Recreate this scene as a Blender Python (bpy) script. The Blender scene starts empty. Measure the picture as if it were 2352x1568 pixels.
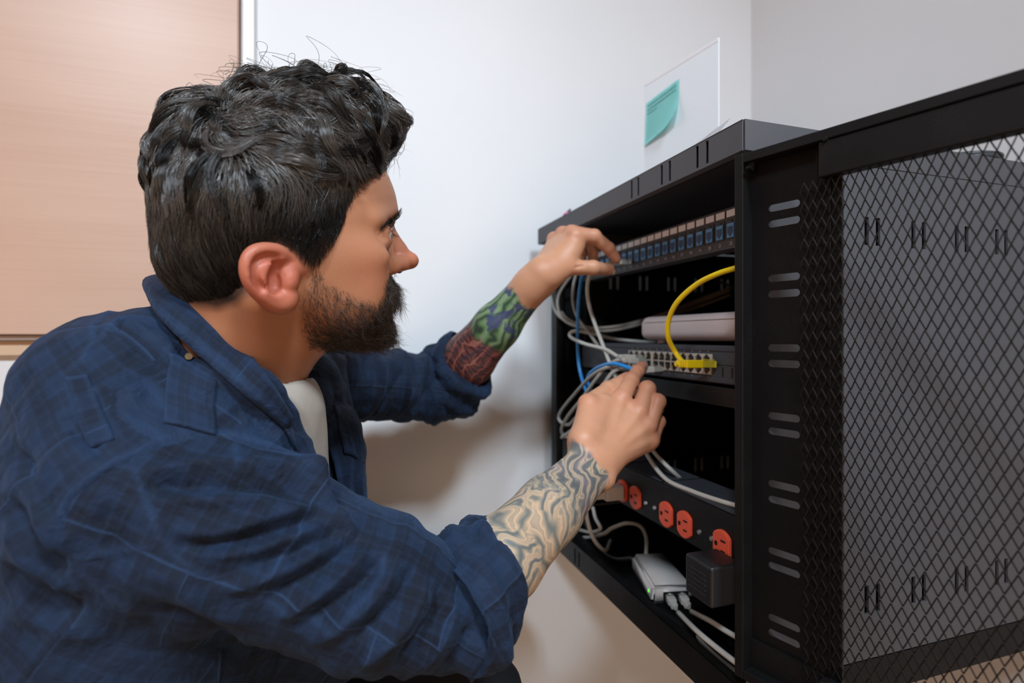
import bpy, bmesh, math, random
import numpy as np
from mathutils import Vector, Matrix, Euler
random.seed(7)
rng = np.random.default_rng(7)
C = bpy.context.scene.collection
PI = math.pi

# ---------------------------------------------------------------- survey of the room
# The camera stands at (0,0,EYE) looking along +Y; FL is the focal length in pixels of the 2352 px frame.
EYE = 0.85
FL, CX, CY = 1219.0, 1176.0, 773.0
def at(px, py, Y):
    """a point Y metres into the room"""
    return Vector(((px - CX) / FL * Y, Y, EYE + (CY - py) / FL * Y))
# cabinet frame: local x runs along the cabinet front (left to right), y goes into it, z up from eye level
_a = math.atan((777 - CX) / FL)
CD = (math.sin(_a), math.cos(_a)); CV = (math.cos(_a), -math.sin(_a))
CO = (.4364 * .5515 + .6 * CD[0], .5515 + .6 * CD[1])
SC = .885     # true size of the cabinet against the survey
PRE = Matrix.Translation((0, 0, EYE)) @ Matrix.Scale(SC, 4) @ Matrix.Translation((0, 0, -EYE))
RACK = PRE @ Matrix(((-CD[0], CV[0], 0, CO[0]), (-CD[1], CV[1], 0, CO[1]), (0, 0, 1, EYE), (0, 0, 0, 1)))
def rk(px, py, yl=0.0):
    """cabinet-frame point of a feature seen at a depth yl behind the cabinet front"""
    r = (px - CX) / FL
    ox = CO[0] + yl * CV[0]; oy = CO[1] + yl * CV[1]
    x = (ox - r * oy) / (CD[0] - r * CD[1])
    return Vector((x, yl, (CY - py) / FL * (oy - x * CD[1])))

# ---------------------------------------------------------------- objects
WORLD = {}
def reg(o, m, parent):
    WORLD[o.name] = m
    if parent is not None:
        o.parent = parent
        o.matrix_basis = WORLD[parent.name].inverted() @ m
    else:
        o.matrix_basis = m
    C.objects.link(o)
    return o
def thing(name, label, cat, m, group=None):
    o = bpy.data.objects.new(name, None); o.empty_display_size = .02
    o['label'] = label; o['category'] = cat
    if group: o['group'] = group
    return reg(o, m, None)
def font_mesh(cu):
    o = bpy.data.objects.new('tmp', cu); C.objects.link(o); dg = bpy.context.evaluated_depsgraph_get(); me = bpy.data.meshes.new_from_object(o.evaluated_get(dg)); bpy.data.objects.remove(o); return me
def tag(o, label, cat, group=None):
    o['label'] = label; o['category'] = cat
    if group: o['group'] = group
    return o
def obj(name, bm, mat, parent=None, m=None, smooth=False, label=None):
    """bm holds coordinates in frame m; m is also where the object's origin is put"""
    me = bpy.data.meshes.new(name)
    bmesh.ops.recalc_face_normals(bm, faces=bm.faces)
    bm.to_mesh(me); bm.free()
    if smooth: me.polygons.foreach_set('use_smooth', [True] * len(me.polygons))
    for mm in (mat if isinstance(mat, (list, tuple)) else [mat]): me.materials.append(mm)
    o = bpy.data.objects.new(name, me)
    if label: o['label'] = label
    reg(o, m if m is not None else Matrix.Identity(4), parent)
    if smooth == 'auto':
        pass
    return o
def objw(name, bm, mat, parent, origin, smooth=False, label=None):
    """bm in world coordinates"""
    for v in bm.verts: v.co -= Vector(origin)
    return obj(name, bm, mat, parent, Matrix.Translation(Vector(origin)), smooth, label)
def struct(o):
    o['kind'] = 'structure'; return o
def NB(): return bmesh.new()
def box(bm, x0, x1, y0, y1, z0, z1, bev=0.0, seg=2, m=None, mi=0):
    r = bmesh.ops.create_cube(bm, size=1)
    vs = r['verts']
    for v in vs:
        v.co = Vector(((x0 + x1) / 2 + v.co.x * (x1 - x0), (y0 + y1) / 2 + v.co.y * (y1 - y0), (z0 + z1) / 2 + v.co.z * (z1 - z0)))
    fs = list({f for v in vs for f in v.link_faces})
    for f in fs: f.material_index = mi
    if bev > 0:
        es = list({e for v in vs for e in v.link_edges})
        r = bmesh.ops.bevel(bm, geom=es, offset=bev, segments=seg, affect='EDGES', profile=.5)
        vs = list({v for f in r['faces'] for v in f.verts} | {v for v in vs if v.is_valid})
        for v in vs:
            for f in v.link_faces: f.material_index = mi
    if m is not None:
        for v in set(vs):
            if v.is_valid: v.co = m @ v.co
    return vs
def cyl(bm, p, q, r, r2=None, seg=20, mi=0):
    p = Vector(p); q = Vector(q); d = q - p
    rot = d.to_track_quat('Z', 'Y').to_matrix().to_4x4()
    m = Matrix.Translation((p + q) / 2) @ rot
    r_ = bmesh.ops.create_cone(bm, cap_ends=True, segments=seg, radius1=r, radius2=r if r2 is None else r2, depth=d.length, matrix=m)
    for v in r_['verts']:
        for f in v.link_faces: f.material_index = mi
    return r_['verts']
def plate_with_slots(bm, u0, u1, w0, w1, slots, place, thick):
    """sheet with rectangular/rounded slots cut through; place(u,w,t)->Vector. slots: (u0,u1,w0,w1)"""
    us = sorted({u0, u1} | {s[0] for s in slots} | {s[1] for s in slots})
    ws = sorted({w0, w1} | {s[2] for s in slots} | {s[3] for s in slots})
    def hole(a, b):
        return any(s[0] - 1e-7 < a < s[1] + 1e-7 and s[2] - 1e-7 < b < s[3] + 1e-7 for s in slots)
    nu, nw = len(us) - 1, len(ws) - 1
    full = [[not hole((us[i] + us[i + 1]) / 2, (ws[j] + ws[j + 1]) / 2) for j in range(nw)] for i in range(nu)]
    V = {}
    def vert(i, j, k):
        if (i, j, k) not in V: V[i, j, k] = bm.verts.new(place(us[i], ws[j], (0, thick)[k]))
        return V[i, j, k]
    for i in range(nu):
        for j in range(nw):
            if not full[i][j]: continue
            bm.faces.new([vert(i, j, 0), vert(i + 1, j, 0), vert(i + 1, j + 1, 0), vert(i, j + 1, 0)])
            bm.faces.new([vert(i, j + 1, 1), vert(i + 1, j + 1, 1), vert(i + 1, j, 1), vert(i, j, 1)])
            for (di, dj, a, b) in ((-1, 0, (0, 0), (0, 1)), (1, 0, (1, 0), (1, 1)), (0, -1, (0, 0), (1, 0)), (0, 1, (0, 1), (1, 1))):
                ii, jj = i + di, j + dj
                if 0 <= ii < nu and 0 <= jj < nw and full[ii][jj]: continue
                bm.faces.new([vert(i + a[0], j + a[1], 0), vert(i + b[0], j + b[1], 0), vert(i + b[0], j + b[1], 1), vert(i + a[0], j + a[1], 1)])
def slot_ends(bm, s, place, thick, along_u):
    """rounds the four corners of a slot with small fillets"""
    u0, u1, w0, w1 = s
    r = (w1 - w0) / 2 if along_u else (u1 - u0) / 2
    for su, sw in ((0, 0), (0, 1), (1, 0), (1, 1)):
        cu = u0 + r if su == 0 else u1 - r
        cw = w0 + r if sw == 0 else w1 - r
        ku, kw = (u0 if su == 0 else u1), (w0 if sw == 0 else w1)
        n = 6; pts = [(ku, kw)]
        for i in range(n + 1):
            t = PI / 2 * i / n
            pts.append((cu + (-1 if su == 0 else 1) * r * math.cos(t), cw + (-1 if sw == 0 else 1) * r * math.sin(t)))
        a = [bm.verts.new(place(p[0], p[1], 0)) for p in pts]; b = [bm.verts.new(place(p[0], p[1], thick)) for p in pts]
        bm.faces.new(a); bm.faces.new(b[::-1])
        for i in range(1, n + 1): bm.faces.new([a[i], a[i + 1], b[i + 1], b[i]])
def smooth_path(pts, n=8):
    """Catmull-Rom through the points"""
    P = [Vector(p) for p in pts]
    P = [P[0] * 2 - P[1]] + P + [P[-1] * 2 - P[-2]]
    out = []
    for i in range(1, len(P) - 2):
        a, b, c, d = P[i - 1:i + 3]
        for k in range(n):
            t = k / n
            out.append(.5 * ((2 * b) + (c - a) * t + (2 * a - 5 * b + 4 * c - d) * t * t + (3 * b - a - 3 * c + d) * t ** 3))
    out.append(P[-2]); return out
def tube(bm, path, r, seg=10, cap=True, mi=0):
    rf = r if callable(r) else (lambda t: r)
    n = len(path); rings = []
    T0 = (path[1] - path[0]).normalized()
    N = T0.orthogonal().normalized()
    for i, p in enumerate(path):
        T = (path[min(i + 1, n - 1)] - path[max(i - 1, 0)])
        if T.length < 1e-9: T = T0
        T = T.normalized()
        N = (N - T * N.dot(T)); N = N.normalized() if N.length > 1e-6 else T.orthogonal().normalized()
        B = T.cross(N); rr = rf(i / (n - 1))
        rings.append([bm.verts.new(p + (N * math.cos(2 * PI * k / seg) + B * math.sin(2 * PI * k / seg)) * rr) for k in range(seg)])
    for a, b in zip(rings, rings[1:]):
        for k in range(seg):
            f = bm.faces.new([a[k], a[(k + 1) % seg], b[(k + 1) % seg], b[k]]); f.smooth = True; f.material_index = mi
    if cap:
        f = bm.faces.new(rings[0][::-1]); f.material_index = mi; f = bm.faces.new(rings[-1]); f.material_index = mi
def aim(p, d, up=(0, 0, 1)):
    """frame at p with +x along d"""
    x = Vector(d).normalized(); z = Vector(up); y = z.cross(x)
    if y.length < 1e-5: y = Vector((0, 1, 0)).cross(x)
    y.normalize(); z = x.cross(y)
    return Matrix(((x.x, y.x, z.x, p[0]), (x.y, y.y, z.y, p[1]), (x.z, y.z, z.z, p[2]), (0, 0, 0, 1)))

# ---------------------------------------------------------------- materials
def s2l(c):
    return tuple(((x / 255) / 12.92 if x / 255 <= .04045 else ((x / 255 + .055) / 1.055) ** 2.4) for x in c)
class Mat:
    def __init__(s, name, col=(.5, .5, .5), rough=.5, metal=0.0, spec=.5):
        s.m = bpy.data.materials.new(name); s.m.use_nodes = True
        s.nt = s.m.node_tree; s.N = s.nt.nodes; s.L = s.nt.links
        s.b = s.N['Principled BSDF']
        s.b.inputs['Base Color'].default_value = (*col, 1); s.b.inputs['Roughness'].default_value = rough
        s.b.inputs['Metallic'].default_value = metal; s.b.inputs['Specular IOR Level'].default_value = spec
    def n(s, t, **kw):
        x = s.N.new(t)
        for k, v in kw.items():
            if k.startswith('i_'): x.inputs[k[2:].replace('_', ' ')].default_value = v
            else: setattr(x, k, v)
        return x
    def link(s, a, b): s.L.new(a, b)
    def math(s, op, a, b=None, c=None, clamp=False):
        x = s.N.new('ShaderNodeMath'); x.operation = op; x.use_clamp = clamp
        for i, v in enumerate((a, b, c)):
            if v is None: continue
            if isinstance(v, (int, float)): x.inputs[i].default_value = v
            else: s.L.new(v, x.inputs[i])
        return x.outputs[0]
    def mix(s, f, a, b, mode='MIX'):
        x = s.N.new('ShaderNodeMix'); x.data_type = 'RGBA'; x.blend_type = mode
        for i, v in ((0, f), (6, a), (7, b)):
            if isinstance(v, (int, float)): x.inputs[i].default_value = v
            elif isinstance(v, tuple): x.inputs[i].default_value = (*v[:3], 1)
            else: s.L.new(v, x.inputs[i])
        return x.outputs[2]
    def ramp(s, f, stops, interp='LINEAR'):
        x = s.N.new('ShaderNodeValToRGB'); s.L.new(f, x.inputs[0]); e = x.color_ramp.elements; x.color_ramp.interpolation = interp
        cc = lambda c: (c, c, c, 1) if isinstance(c, (int, float)) else (*c, 1)
        while len(e) > 1: e.remove(e[-1])
        e[0].position = stops[0][0]; e[0].color = cc(stops[0][1])
        for p, c in stops[1:]: y = e.new(p); y.color = cc(c)
        return x.outputs[0]
    def coord(s, kind='Object', scale=(1, 1, 1), rot=(0, 0, 0)):
        tc = s.N.new('ShaderNodeTexCoord'); mp = s.N.new('ShaderNodeMapping'); s.L.new(tc.outputs[kind], mp.inputs[0])
        mp.inputs['Scale'].default_value = scale; mp.inputs['Rotation'].default_value = rot
        return mp.outputs[0]
    def attr(s, name):
        x = s.N.new('ShaderNodeAttribute'); x.attribute_name = name; return x
    def noise(s, vec, scale, detail=3, rough=.5, dist=0.0):
        x = s.N.new('ShaderNodeTexNoise'); x.inputs['Scale'].default_value = scale; x.inputs['Detail'].default_value = detail
        x.inputs['Roughness'].default_value = rough; x.inputs['Distortion'].default_value = dist
        if vec is not None: s.L.new(vec, x.inputs['Vector'])
        return x
    def bump(s, h, strength=.2, dist=.001, normal=None):
        x = s.N.new('ShaderNodeBump'); x.inputs['Strength'].default_value = strength; x.inputs['Distance'].default_value = dist
        s.L.new(h, x.inputs['Height'])
        if normal is not None: s.L.new(normal, x.inputs['Normal'])
        s.L.new(x.outputs[0], s.b.inputs['Normal']); return x.outputs[0]
    def set(s, inp, v):
        if hasattr(v, 'is_linked') or hasattr(v, 'links'): s.L.new(v, s.b.inputs[inp])
        elif isinstance(v, tuple): s.b.inputs[inp].default_value = (*v, 1)
        else: s.b.inputs[inp].default_value = v
def powder(name, col, rough=.5, grain=900, st=.25, specks=True):
    M = Mat(name, col, rough, spec=.28)
    c = M.coord('Object'); n = M.noise(c, grain, 2)
    M.bump(n.outputs['Fac'], st, .0004)
    if specks:
        d = M.noise(c, 1400, 1); d2 = M.noise(c, 12, 3)
        f = M.math('MULTIPLY', M.ramp(d.outputs['Fac'], [(.66, 0.0), (.72, 1.0)]), M.ramp(d2.outputs['Fac'], [(.45, 0.0), (.75, .35)]))
        M.set('Base Color', M.mix(f, col, (.25, .25, .26)))
        M.set('Roughness', M.math('ADD', M.math('MULTIPLY', M.noise(c, 30, 3).outputs['Fac'], .25), rough - .12))
    return M.m
def plastic(name, col, rough=.4, bumpy=0.0):
    M = Mat(name, col, rough)
    n = M.noise(M.coord('Object'), 60, 3)
    M.set('Base Color', M.mix(M.math('MULTIPLY', n.outputs['Fac'], .18), col, tuple(x * .8 for x in col)))
    if bumpy: M.bump(M.noise(M.coord('Object'), 800, 2).outputs['Fac'], bumpy, .0003)
    return M.m
# ================================================================ materials of the room
m_black = powder('black_powder_coat', (.0045, .0045, .005), .5)
m_black_gloss = powder('black_satin', (.004, .004, .0045), .42, st=.12)
m_grey = powder('dark_grey_powder_coat', s2l((84, 84, 88)), .55, grain=700, st=.2, specks=False)
m_inner = powder('black_inner', (.004, .004, .0045), .6, specks=False)
m_mesh = powder('mesh_black', (.007, .007, .0075), .42, specks=False, st=.1)
m_silver = Mat('screw_steel', (.6, .6, .6), .3, 1.0).m
m_dev = powder('switch_grey', s2l((62, 64, 70)), .5, grain=500, st=.12, specks=False)
m_panelgrey = powder('patch_panel_grey', s2l((70, 68, 70)), .5, specks=False)
m_bank = plastic('port_bank_grey', s2l((186, 176, 166)), .45)
m_hole = Mat('port_cavity', (.003, .003, .003), .6).m
m_pin = Mat('contact_gold', s2l((190, 150, 90)), .35, .8).m
m_bluejack = plastic('blue_keystone', s2l((70, 146, 214)), .35)
m_bluedark = plastic('blue_keystone_inside', s2l((16, 54, 110)), .5)
m_strip = plastic('paper_label', s2l((250, 250, 255)), .6)
m_num = Mat('print_white', s2l((190, 186, 184)), .6).m
m_orange = plastic('orange_receptacle', s2l((240, 92, 62)), .35)
m_cable_w = plastic('cable_white', s2l((196, 192, 184)), .38)
m_cable_g = plastic('cable_grey', s2l((160, 154, 146)), .4)
m_cable_b = plastic('cable_blue', s2l((40, 140, 214)), .33)
m_cable_y = plastic('cable_yellow', s2l((236, 200, 20)), .33)
m_cable_k = plastic('cable_black', s2l((50, 54, 58)), .4)
m_whitebox = plastic('white_plastic', s2l((206, 200, 196)), .35)
m_routerbox = plastic('router_plastic', s2l((206, 190, 188)), .4)
m_adapter = plastic('black_plastic', (.011, .011, .012), .45, .2)
M_ = Mat('clear_plug', s2l((205, 206, 196)), .12); M_.b.inputs['Transmission Weight'].default_value = .55; M_.b.inputs['IOR'].default_value = 1.45
m_clear = M_.m
M_ = Mat('clear_yellow_plug', s2l((240, 214, 60)), .15); M_.b.inputs['Transmission Weight'].default_value = .5; m_clear_y = M_.m
M_ = Mat('green_led', (.1, .8, .05), .4); M_.b.inputs['Emission Color'].default_value = (.15, 1, .05, 1); M_.b.inputs['Emission Strength'].default_value = 1.2; m_led = M_.m

M_ = Mat('wall_paint', s2l((226, 224, 224)), .55)
c_ = M_.coord('Object'); n_ = M_.noise(c_, 3, 3)
M_.set('Base Color', M_.mix(n_.outputs['Fac'], s2l((230, 228, 228)), s2l((222, 221, 222))))
M_.bump(M_.noise(c_, 140, 4).outputs['Fac'], .08, .002); m_wall = M_.m
M_ = Mat('ceiling_paint', s2l((225, 224, 222)), .7); M_.bump(M_.noise(M_.coord('Object'), 90, 3).outputs['Fac'], .1, .002); m_ceil = M_.m
M_ = Mat('floor_tiles', s2l((150, 120, 96)), .45)
bt = M_.n('ShaderNodeTexBrick', offset=0.0); M_.link(M_.coord('Object', (1.6, 1.6, 1)), bt.inputs['Vector'])
bt.inputs['Color1'].default_value = (*s2l((176, 148, 122)), 1); bt.inputs['Color2'].default_value = (*s2l((168, 140, 116)), 1); bt.inputs['Mortar'].default_value = (*s2l((120, 104, 90)), 1)
bt.inputs['Mortar Size'].default_value = .012; bt.inputs['Brick Width'].default_value = .9; bt.inputs['Row Height'].default_value = .9
M_.set('Base Color', bt.outputs['Color']); m_floor = M_.m
# wood veneer
M_ = Mat('blond_wood_veneer', (.5, .4, .3), .42, spec=.35)
c_ = M_.coord('Object', (1, 1, 1))
g1 = M_.noise(M_.coord('Object', (2.2, 1, 75)), 2.0, 5, .6, .6)
g2 = M_.noise(M_.coord('Object', (6, 1, 340)), 2.0, 3)
g3 = M_.noise(M_.coord('Object', (1.2, 1, 5)), 2.0, 2)
w = M_.mix(g1.outputs['Fac'], s2l((206, 170, 148)), s2l((188, 147, 125)))
w = M_.mix(M_.math('MULTIPLY', g2.outputs['Fac'], .3), w, s2l((186, 146, 128)))
w = M_.mix(M_.math('MULTIPLY', g3.outputs['Fac'], .4), w, s2l((234, 204, 184)))
M_.set('Base Color', w); M_.bump(g1.outputs['Fac'], .12, .002)
M_.b.inputs['Coat Weight'].default_value = .10; M_.b.inputs['Coat Roughness'].default_value = .3
m_wood = M_.m
m_alu = Mat('grey_aluminium', s2l((150, 140, 134)), .4, .3).m
m_tan = plastic('tan_shadow', s2l((214, 182, 152)), .5)
m_trim = plastic('white_trim', s2l((238, 236, 238)), .35)

# ================================================================ room shell (cabinet frame directions)
WG = .05      # gap between the cabinet side and wall_back
WD = .603     # cabinet front to wall_right
def rbox(name, dims, mat, bev=0.0, base=None):
    bm = NB(); x0, x1, y0, y1, z0, z1 = dims
    m = RACK @ Matrix.Translation(((x0 + x1) / 2, (y0 + y1) / 2, (z0 + z1) / 2)) if base is None else RACK @ Matrix.Translation(base)
    inv = (RACK.inverted() @ m).inverted()
    box(bm, *dims, bev=bev, m=inv)
    return obj(name, bm, mat, None, m)
FZ = -EYE / SC; CZ = (2.5 - EYE) / SC
struct(rbox('wall_back', (-WG - .12, -WG, -3.6, WD + .12, FZ, CZ), m_wall))
struct(rbox('wall_right', (-WG, 4.2, WD, WD + .12, FZ, CZ), m_wall))
struct(rbox('wall_left', (-WG, 4.2, -3.72, -3.6, FZ, CZ), m_wall))
struct(rbox('wall_front', (4.2, 4.32, -3.72, WD + .12, FZ, CZ), m_wall))
struct(rbox('floor', (-WG - .12, 4.32, -3.72, WD + .12, FZ - .1, FZ), m_floor))
struct(rbox('ceiling', (-WG - .12, 4.32, -3.72, WD + .12, CZ, CZ + .1), m_ceil))
# wood veneer door leaf on wall_back with a white jamb, a grey rail under it
def wallx(px):      # y_l on the face of wall_back (x_l=-WG) for an image column
    r = (px - CX) / FL
    ox = CO[0] + WG * CD[0]; oy = CO[1] + WG * CD[1]
    return (r * oy - ox) / (CV[0] - r * CV[1])
ye = wallx(553); yj = wallx(586)
zl = -.0; 
def rz(px, py, xl):  # height at wall face
    y = wallx(px); Y = CO[1] + WG * CD[1] + y * CV[1]
    return (CY - py) / FL * Y
struct(rbox('door_1', (-WG, -WG + .03, -1.75, ye, .0035, 1.3), m_wood, .0015))
struct(rbox('trim_1', (-WG, -WG + .012, ye + .002, yj, .0, 1.3), m_trim, .001))
struct(rbox('trim_2', (-WG, -WG + .022, -1.75, ye - .003, -.0065, .0025), m_alu, .001))
struct(rbox('shadow_strip', (-WG, -WG + .012, -1.75, ye - .003, -.031, -.007), m_tan, .001))  # warm shadow below the rail, put in as a tan strip
struct(rbox('baseboard_back', (-WG, -WG + .014, -3.6, WD, FZ, FZ + .09), m_trim, .002))
struct(rbox('baseboard_right', (-WG + .016, 4.2, WD - .014, WD, FZ, FZ + .09), m_trim, .002))

# ================================================================ cabinet
T_, B_, TR = .2267, -.409, .1945       # cap top, base bottom, cap skirt bottom
DP = .59
cab = thing('server_cabinet', 'black wall-mount network cabinet with grey side panels and its mesh door swung open', 'network cabinet', RACK @ Matrix.Translation((.3, .3, B_)))
def cpart(name, bm, mat, parent=cab, smooth=False, label=None):
    return obj(name, bm, mat, parent, RACK, smooth, label)
# top cap: skirt with slots
bm = NB()
sl = []
for c in (.065, .14, .213, .292, .371, .4615 - .0, .533):
    sl += [(c - .0112, c - .006), (c + .006, c + .0112)]
sl = []
for c in (.387, .4615, .5335):
    for s in (-1, 1): sl.append((c + s * .0088 - .0026, c + s * .0088 + .0026, TR + .0035, T_ - .003))
plate_with_slots(bm, .002, .598, TR, T_, sl, lambda u, w, t: Vector((u, t, w)), .0016)
box(bm, .002, .598, .0, DP, T_ - .0016, T_)
box(bm, 0, .0016, .002, DP, TR + .0, T_ - .0)
box(bm, .5984, .6, .002, DP, TR, T_)
box(bm, .002, .598, DP - .0016, DP, TR, T_)
box(bm, .003, .597, .002, .012, TR, TR + .0012)
# rounded lower corner tab
cpart('top_cap', bm, m_grey)
bm = NB(); box(bm, .004, .596, .006, .02, TR + .002, T_ - .003); cpart('cap_lining', bm, m_inner)
# base tray with lip
bm = NB(); sl = []
for c in (.195, ):
    for s in (-1, 1): sl.append((c + s * .0085 - .0026, c + s * .0085 + .0026, B_ + .006, B_ + .032))
plate_with_slots(bm, .0, .6, B_, B_ + .04, sl, lambda u, w, t: Vector((u, t, w)), .0016)
box(bm, 0, .6, 0, .014, B_ + .0385, B_ + .04, .0005)
box(bm, .0016, .5984, .0016, DP - .002, B_, B_ + .0015)
box(bm, 0, .0016, .0016, DP, B_, B_ + .04); box(bm, .5984, .6, .0016, DP, B_, B_ + .04)
box(bm, 0.0016, .5984, DP - .0016, DP, B_, B_ + .04)
cpart('base_tray', bm, m_black_gloss)
bm = NB(); box(bm, .003, .597, .014, DP - .003, B_ + .022, B_ + .024); cpart('base_floor', bm, m_black_gloss)
# side panels
for side, x0 in (('right', .5975), ('left', .0)):
    bm = NB(); sl = []
    for yc in (.107, .181, .2555, .330, .404, .478):
        for zc in (.1205, -.300):
            for s in (-1, 1): sl.append((yc + s * .0088 - .0034, yc + s * .0088 + .0034, zc - .016, zc + .016))
    plate_with_slots(bm, .032, DP - .002, B_ + .0415, TR - .001, sl, lambda u, w, t, x0=x0: Vector((x0 + t, u, w)), .0025)
    cpart('side_panel', bm, m_grey if side == 'right' else [m_inner])
    bm = NB()
    if side == 'left': box(bm, -.0, .0025, .032, .034, B_ + .0415, TR); cpart('side_edge', bm, m_black)
    else: bm.free()
# dark lining behind slotted sides, back panel
bm = NB(); box(bm, .585, .590, .06, DP - .01, B_ + .045, TR - .004); cpart('inner_side_lining', bm, m_inner)
bm = NB(); sl = []
for xc in (.1, .18, .26, .34, .42, .5):
    for zc in (-.27, -.18, .085):
        for s in (-1, 1): sl.append((xc + s * .0088 - .003, xc + s * .0088 + .003, zc - .016, zc + .016))
plate_with_slots(bm, .003, .597, B_ + .04, T_ - .003, sl, lambda u, w, t: Vector((u, DP - .004 + t, w)), .0015)
cpart('back_panel', bm, m_inner)
# corner posts and 19 inch rails with square holes
for x0, x1 in ((.0026, .03), (.57, .5972)):
    bm = NB(); box(bm, x0, x1, .03, .045, B_ + .041, TR, .001); cpart('corner_post', bm, m_black)
for x0, x1 in ((.035, .068), (.532, .565)):
    bm = NB(); sl = []
    zc = -.33
    while zc < .17:
        sl.append(((x0 + x1) / 2 - .0045, (x0 + x1) / 2 + .0045, zc - .0045, zc + .0045)); zc += .0222
    plate_with_slots(bm, x0, x1, B_ + .041, TR, sl, lambda u, w, t: Vector((u, .080 + t, w)), .0018)
    cpart('mounting_rail', bm, m_black)
# blanking shelf below the switch
bm = NB(); box(bm, .04, .56, .076, .40, -.0905, -.0885, .0004); box(bm, .04, .56, .074, .076, -.0905, -.066, .0004)
cpart('shelf', bm, m_black_gloss)

# ---- open door
DH = Vector((.2318, .553, EYE)); _dx = Vector((.572, -.820, 0)).normalized(); _dn = Vector((-_dx.y * -1 * -1, 0, 0))
_dn = Vector((-.820, -.572, 0)).normalized()
DOOR = PRE @ Matrix(((_dx.x, _dn.x, 0, DH.x), (_dx.y, _dn.y, 0, DH.y), (0, 0, 1, DH.z), (0, 0, 0, 1)))
DW, DT, DB = .575, .188, -.352
door = bpy.data.objects.new('door', None); door['label'] = 'open door with expanded metal mesh'
reg(door, DOOR, cab)
def dpart(name, bm, mat, label=None): return obj(name, bm, mat, door, DOOR, False, label)
bm = NB()
w_ = .0095; dep = .020
box(bm, 0, w_, -dep, 0, DB, DT, .0008); box(bm, DW - w_, DW, -dep, 0, DB, DT, .0008)
box(bm, w_, DW - w_, -dep, 0, DT - w_, DT, .0008); box(bm, w_, DW - w_, -dep, 0, DB, DB + w_, .0008)
dpart('door_frame', bm, m_black)
for mirror in (0, 1):
    f = (lambda x: x) if not mirror else (lambda x: DW - x)
    bm = NB(); sl = []
    for a_, b_ in ((.1300, .1140), (.0590, .0430), (-.0112, -.0270), (-.0800, -.0955), (-.1487, -.1645), (-.2167, -.2316), (-.2843, -.2996)):
        for z in (a_, b_): sl.append((.0272, .0588, z - .0037, z + .0037))
    pl = lambda u, w, t, f=f: Vector((f(u), -.0165 + t, w))
    plate_with_slots(bm, .0095, .0745, DB + w_, DT - w_, sl, pl, -.0015)
    for s_ in sl: slot_ends(bm, s_, pl, -.0015, True)
    x0, x1 = sorted((f(.0745), f(.0975)))
    box(bm, x0, x1, -.018, -.0145, DB + w_, DT - w_, .0005)
    box(bm, *sorted((f(.0860), f(.0885))), -.0146, -.0125, DB + w_, DT - w_, .0005)
    dpart('door_stile', bm, m_black_gloss)
# rails over the mesh, top and bottom
for z0, z1 in ((.1455, .1775), (DB + .004, -.314)):
    bm = NB(); box(bm, .083, DW - .083, -.0145, -.001, z0, z1, .0012)
    if z0 < 0:
        box(bm, .0098, .083, -.0165, -.0128, z0, z1)
    dpart('door_rail', bm, m_black)
# expanded metal mesh
bm = NB()
cw, ch = .0079, .0176
X0, X1, Z0, Z1 = .0625, DW - .0625, -.338, .150
nx = int((X1 - X0) / cw); nz = int((Z1 - Z0) / ch)
def strand(p, q, hw, th):
    d = (q - p); n = Vector((-d.z, 0, d.x)).normalized() * hw
    ti = Vector((0, th, 0))
    a = [bm.verts.new(p + n - ti), bm.verts.new(p - n - ti * .3), bm.verts.new(p - n + ti), bm.verts.new(p + n + ti * .3)]
    b = [bm.verts.new(q + n - ti), bm.verts.new(q - n - ti * .3), bm.verts.new(q - n + ti), bm.verts.new(q + n + ti * .3)]
    for i in range(4): bm.faces.new([a[i], a[(i + 1) % 4], b[(i + 1) % 4], b[i]])
    bm.faces.new(a[::-1]); bm.faces.new(b)
for i in range(nx):
    for j in range(nz + 1):
        cx_ = X0 + (i + .5) * cw; cz_ = Z0 + j * ch + (0 if i % 2 == 0 else 0)
        L_ = Vector((cx_ - cw / 2, -.010, cz_)); R_ = Vector((cx_ + cw / 2, -.010, cz_))
        U_ = Vector((cx_, -.0088, cz_ + ch / 2)); D_ = Vector((cx_, -.0112, cz_ - ch / 2))
        for p, q in ((L_, U_), (U_, R_), (R_, D_), (D_, L_)):
            if max(p.z, q.z) < Z1 + .004: strand(p, q, .00050, .00045)
dpart('mesh_screen', bm, m_mesh, 'expanded metal mesh of small diamonds')
# rivets + hinge pin
for x, z, r in ((.0895, .1785, .0028), (.0155, .172, .0022)):
    bm = NB(); cyl(bm, (x, -.004, z), (x, .0022, z), r, r * .7, 14); dpart('rivet', bm, m_black)
for z in (-.356, .183):
    bm = NB(); cyl(bm, (.012, -.010, z - .012), (.012, -.010, z + .006), .0042, None, 16); dpart('hinge_pin', bm, m_silver if z < 0 else m_black)

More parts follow.
